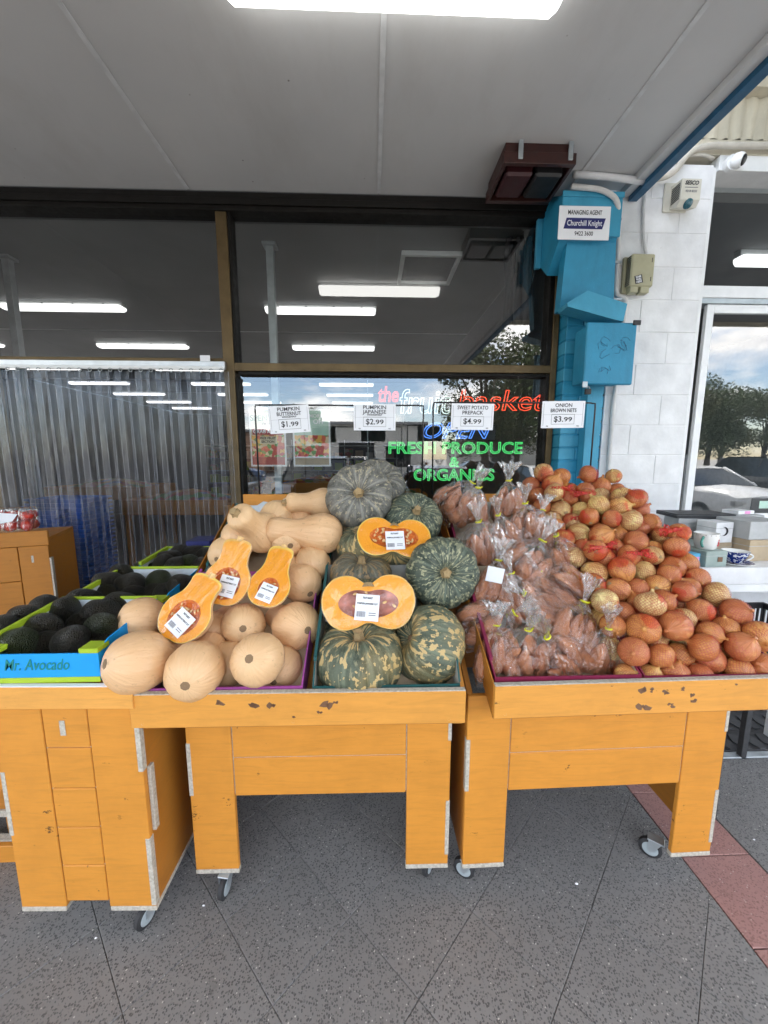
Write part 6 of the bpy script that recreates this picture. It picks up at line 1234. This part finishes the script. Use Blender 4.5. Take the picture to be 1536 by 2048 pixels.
# ================================================================ THE STREET BEHIND THE VIEWER (seen in the glass)
def car(name, label, x, y, rz, paint, suv=False):
    t = thing(name, label, 'car', (x, y, -.13), 'cars parked along the kerb', (0, 0, R(rz))); h = 1.72 if suv else 1.46; W = .90
    # stations along the length: y, z of shoulder, half width, bonnet/boot height
    st = [(-2.20, .45, .62, .62), (-2.12, .62, .78, .80), (-1.7, .84, .86, .93), (-.9, .90, .89, 1.0), (0., .92, .90, 1.02), (1.0, .93, .90, 1.03), (1.75, .92, .87, 1.0), (2.1, .80, .80, .95), (2.2, .5, .70, .70)]
    if suv: st = [(a, b+.12, c, d+.14) for a, b, c, d in st]
    mb = MB(); n = 9
    for (yy, zs, hw, zt) in st:
        ring = [(-hw*.92, .22), (-hw, .45*1.0), (-hw, zs), (-hw*.90, zt-.02), (0, zt+.03), (hw*.90, zt-.02), (hw, zs), (hw, .45), (hw*.92, .22)]
        mb.v += [Vector((a, yy, z)) for a, z in ring]
    for i in range(len(st)-1):
        for k in range(n): mb.face([i*n+k, i*n+(k+1)%n, (i+1)*n+(k+1)%n, (i+1)*n+k])
    mb.face(range(n)); mb.face([(len(st)-1)*n+k for k in range(n)]); obj('body', mb, paint, t, 40, world=False)
    zb = 1.0+(.14 if suv else 0); gl = [(-1.05, zb, .80), (-.25, h-.05, .66), (1.05, h-.04, .66), (1.75, zb, .76)] if not suv else [(-1.05, zb, .80), (-.35, h-.05, .68), (1.6, h-.05, .68), (1.95, zb, .78)]
    mb = MB(); b = 0
    for (yy, z, hw) in gl: mb.v += [Vector((-hw, yy, z)), Vector((hw, yy, z))]
    mb.v += [Vector((-.86, -1.05, zb-.05)), Vector((.86, -1.05, zb-.05)), Vector((.84, gl[3][0], zb-.05)), Vector((-.84, gl[3][0], zb-.05))]
    for f in ([0,1,3,2], [2,3,5,4], [4,5,7,6], [0,2,4,6], [1,7,5,3], [0,6,11,8], [0,8,9,1], [1,9,10,7]): mb.face(f)
    obj('windows', mb, 'car_glass', t, world=False)
    mb = MB(); y1_, y2_, zr = gl[1][0], gl[2][0], gl[1][1]
    mb.v += [Vector((s*hw, yy, z)) for yy, z in ((y1_-.05, zr-.01), (y1_+.3, zr+.045), (y2_-.3, zr+.045), (y2_+.04, zr-.005)) for s, hw in ((-1, .67), (0, 0), (1, .67))]
    for i in range(3):
        for k in range(2): mb.face([i*3+k, i*3+k+1, (i+1)*3+k+1, (i+1)*3+k])
    obj('roof', mb, paint, t, True, world=False)
    for s in (-1, 1):
        for (a, b_) in ((0, 1), (3, 2)): mb = MB(); mb.tube([(s*gl[a][2]*1.01, gl[a][0], gl[a][1]-.03), (s*gl[b_][2]*1.01, gl[b_][0], gl[b_][1])], .045, 6); obj('pillar', mb, paint, t, True, world=False)
        mb = MB(); mb.tube([(s*.74, .35, zb-.02), (s*.675, .32, zr-.02)], .04, 6); obj('pillar', mb, 'car_black', t, True, world=False)
        mb = MB(); mb.lathe([(0,-.09), (.07,-.07), (.09,0), (.06,.05), (0,.06)], 10, Matrix.Translation((s*.98, -.75, zb+.02)) @ Matrix.Diagonal((1.1,.8,.8,1))); obj('mirror', mb, paint, t, True, world=False)
        mb = MB(); mb.box(s*.50, s*.80, -2.18, -2.06, .60+(.1 if suv else 0), .74+(.1 if suv else 0), .02); obj('headlight', mb, 'rim', t, world=False)
        mb = MB(); mb.box(s*.55, s*.80, 2.10, 2.20, .72, .90, .02); obj('tail_light', mb, 'tail_red', t, world=False)
        for yy in (-1.35, 1.35):
            m = Matrix.Translation((s*.80, yy, .315)) @ Matrix.Rotation(R(90), 4, 'Y'); mb = MB(); mb.lathe([(.20,-.11), (.30,-.11), (.315,-.07), (.315,.07), (.30,.11), (.20,.11)], 24, m); wl = obj('wheel', mb, 'tyre', t, 40, world=False)
            mb = MB(); mb.lathe([(0,-.10), (.20,-.105), (.21,0), (.20,.105), (0,.10)], 16, m, fr=lambda t_, i: 1+.05*math.cos(5*t_)); obj('rim', mb, 'rim', wl, 40, world=False)
    mb = MB(); mb.box(-.45, .45, -2.215, -2.12, .46, .62, .02); obj('grille', mb, 'car_black', t, world=False); mb = MB(); mb.box(-.19, .19, -2.235, -2.2165, .50, .60, .004); obj('number_plate', mb, 'gift_white', t, world=False)
for k, (x, y, paint, suv, lb) in enumerate(((-7.4, -5.0, 'car_white', True, 'white suv parked behind viewer, far left in reflection'), (-4.3, -4.9, 'car_black', False, 'black sedan reflected left of the window posters'), (-1.3, -4.8, 'car_black', True, 'black suv reflected behind the grey pumpkins'), (1.8, -4.9, 'car_silver', False, 'silver sedan reflected under the green neon'), (4.9, -4.9, 'car_white', False, 'white sedan reflected in the white shop window'), (8.9, -5.0, 'car_white', False, 'white sedan reflected at right of the white shop window'), (11.9, -5., 'car_black', True, 'black suv parked at far right behind viewer'))):
    car('parked_car', lb, x, y, 180+random.uniform(-2, 2), paint, suv)
car('parked_car', 'white utility vehicle parked across the street before the garage', -1.1, -26.5, 4, 'car_white', True); car('parked_car', 'silver car on the far side of the street, right in reflection', 7.5, -20, 92, 'car_silver'); car('parked_car', 'blue car on the far side of street, left in reflection', -9, -19, 88, 'car_blue')
def house(label, x, y, w, d, h, wall, doors, roof=True):
    t = thing('street_building', label, 'building', (x, y, -.13), 'buildings across the street'); P = lambda n, m, *b, **k: part(n, m, t, *b, **k)
    P('wall', wall, x-w/2, x+w/2, y-d, y, -.13, h); P('roof', 'house_roof', x-w/2-.4, x+w/2+.4, y-d-.4, y+.4, h+.001, h+.25)
    for (dx, dw, dz0, dz1, m) in doors: o = P('opening', m, x+dx-dw/2, x+dx+dw/2, y+.001, y+.04, dz0, dz1); part('surround', 'gift_white', o, x+dx-dw/2-.12, x+dx+dw/2+.12, y+.041, y+.08, dz1, dz1+.18)
house('white building with dark garage opening across the street', -2, -32, 14, 8, 4.6, 'house_white', [(.6, 3.4, -.1, 2.9, 'dark_opening'), (-4, 3, .6, 2.6, 'car_glass'), (4.6, 2.4, .6, 2.6, 'car_glass')])
house('brick building across the street at left of reflection', -19, -34, 16, 9, 4.0, 'house_brick', [(-3, 3, .5, 2.5, 'car_glass'), (3, 3, .5, 2.5, 'car_glass')]); house('pale low house across the street at right', 20, -42, 18, 9, 3.4, 'house_white', [(-4, 2.4, .8, 2.4, 'car_glass'), (3, 2.4, .8, 2.4, 'car_glass')])
def tree_meshes(seed, ht, spread, n):
    q = random.Random(seed); tr = MB(); tr.tube([(.12*math.sin(k*.8+seed), .1*math.cos(k*.9), ht*.6*k/6) for k in range(7)], [.24*(1-.11*k) for k in range(7)], 9); blobs = []
    for k in range(15):
        a = q.random()*6.28; rr = spread*q.uniform(.2, .8); e = Vector((rr*math.cos(a), rr*math.sin(a), ht*q.uniform(.34, .9))); s0 = Vector((0, 0, ht*q.uniform(.2, .45))); tr.tube([s0, s0.lerp(e, .5)+Vector((0,0,.25)), e], [.09, .06, .025], 6); blobs.append((e, q.uniform(.6, 1.05)*spread*.42))
    lf = MB()
    for k in range(n):
        c, r = blobs[q.randrange(len(blobs))]; d = Vector((q.gauss(0,1), q.gauss(0,1), q.gauss(0,.8))).normalized()*r*q.random()**.35; p = c+d
        a, b = Vector((q.gauss(0,1), q.gauss(0,1), q.gauss(0,.6))).normalized(), Vector((q.gauss(0,1), q.gauss(0,1), q.gauss(0,1))); b = a.cross(b).normalized(); s = q.uniform(.06, .13)
        i = len(lf.v); lf.v += [p-a*s, p+b*s*.45, p+a*s, p-b*s*.45]; lf.face([i, i+1, i+2, i+3])
    return tr.mesh('trunk', 'bark', True), lf.mesh('crown', ('leaf_a', 'leaf_b')[seed % 2])
TR = [tree_meshes(1, 7.6, 3.6, 15000), tree_meshes(2, 6.6, 3.0, 12000), tree_meshes(4, 8.4, 3.4, 15000)]
for k, (x, y, v, s, lb) in enumerate(((6.0, -15, 0, 1.05, 'broad tree reflected above the red neon word'), (9.3, -14, 1, 1.1, 'leafy tree reflected right of the word basket'), (10, -21, 2, .95, 'tall tree reflected at right of the neon sign'), (14.5, -17, 1, .9, 'tree reflected in the white shop window, left part'), (19, -19, 0, .8, 'tree reflected at far right of white shop window'), (-14, -22, 1, 1., 'tree at far left of the reflected street'), (24.5, -22, 2, .9, 'tree beyond the far right of the street'), (13, -31, 0, 1., 'leafy tree in the far row, reflected right of centre'), (18.5, -30, 2, 1., 'tall tree in the far row behind the pale house'), (25, -31, 1, 1.1, 'round tree in the far row at right'), (31, -28, 0, 1., 'broad tree at the far right end of the row'), (37, -30, 2, .95, 'last tall tree of the far row'), (1.2, -40, 1, 1.05, 'distant tree behind the white garage building'), (-8, -41, 0, 1., 'distant tree behind roof left of the garage'))):
    t = thing('street_tree', lb, 'tree', (x, y, -.13), 'street trees behind viewer', (0, 0, k*1.1)); t.scale = (s, s, s); link('trunk', TR[v][0], t); link('crown', TR[v][1], t)
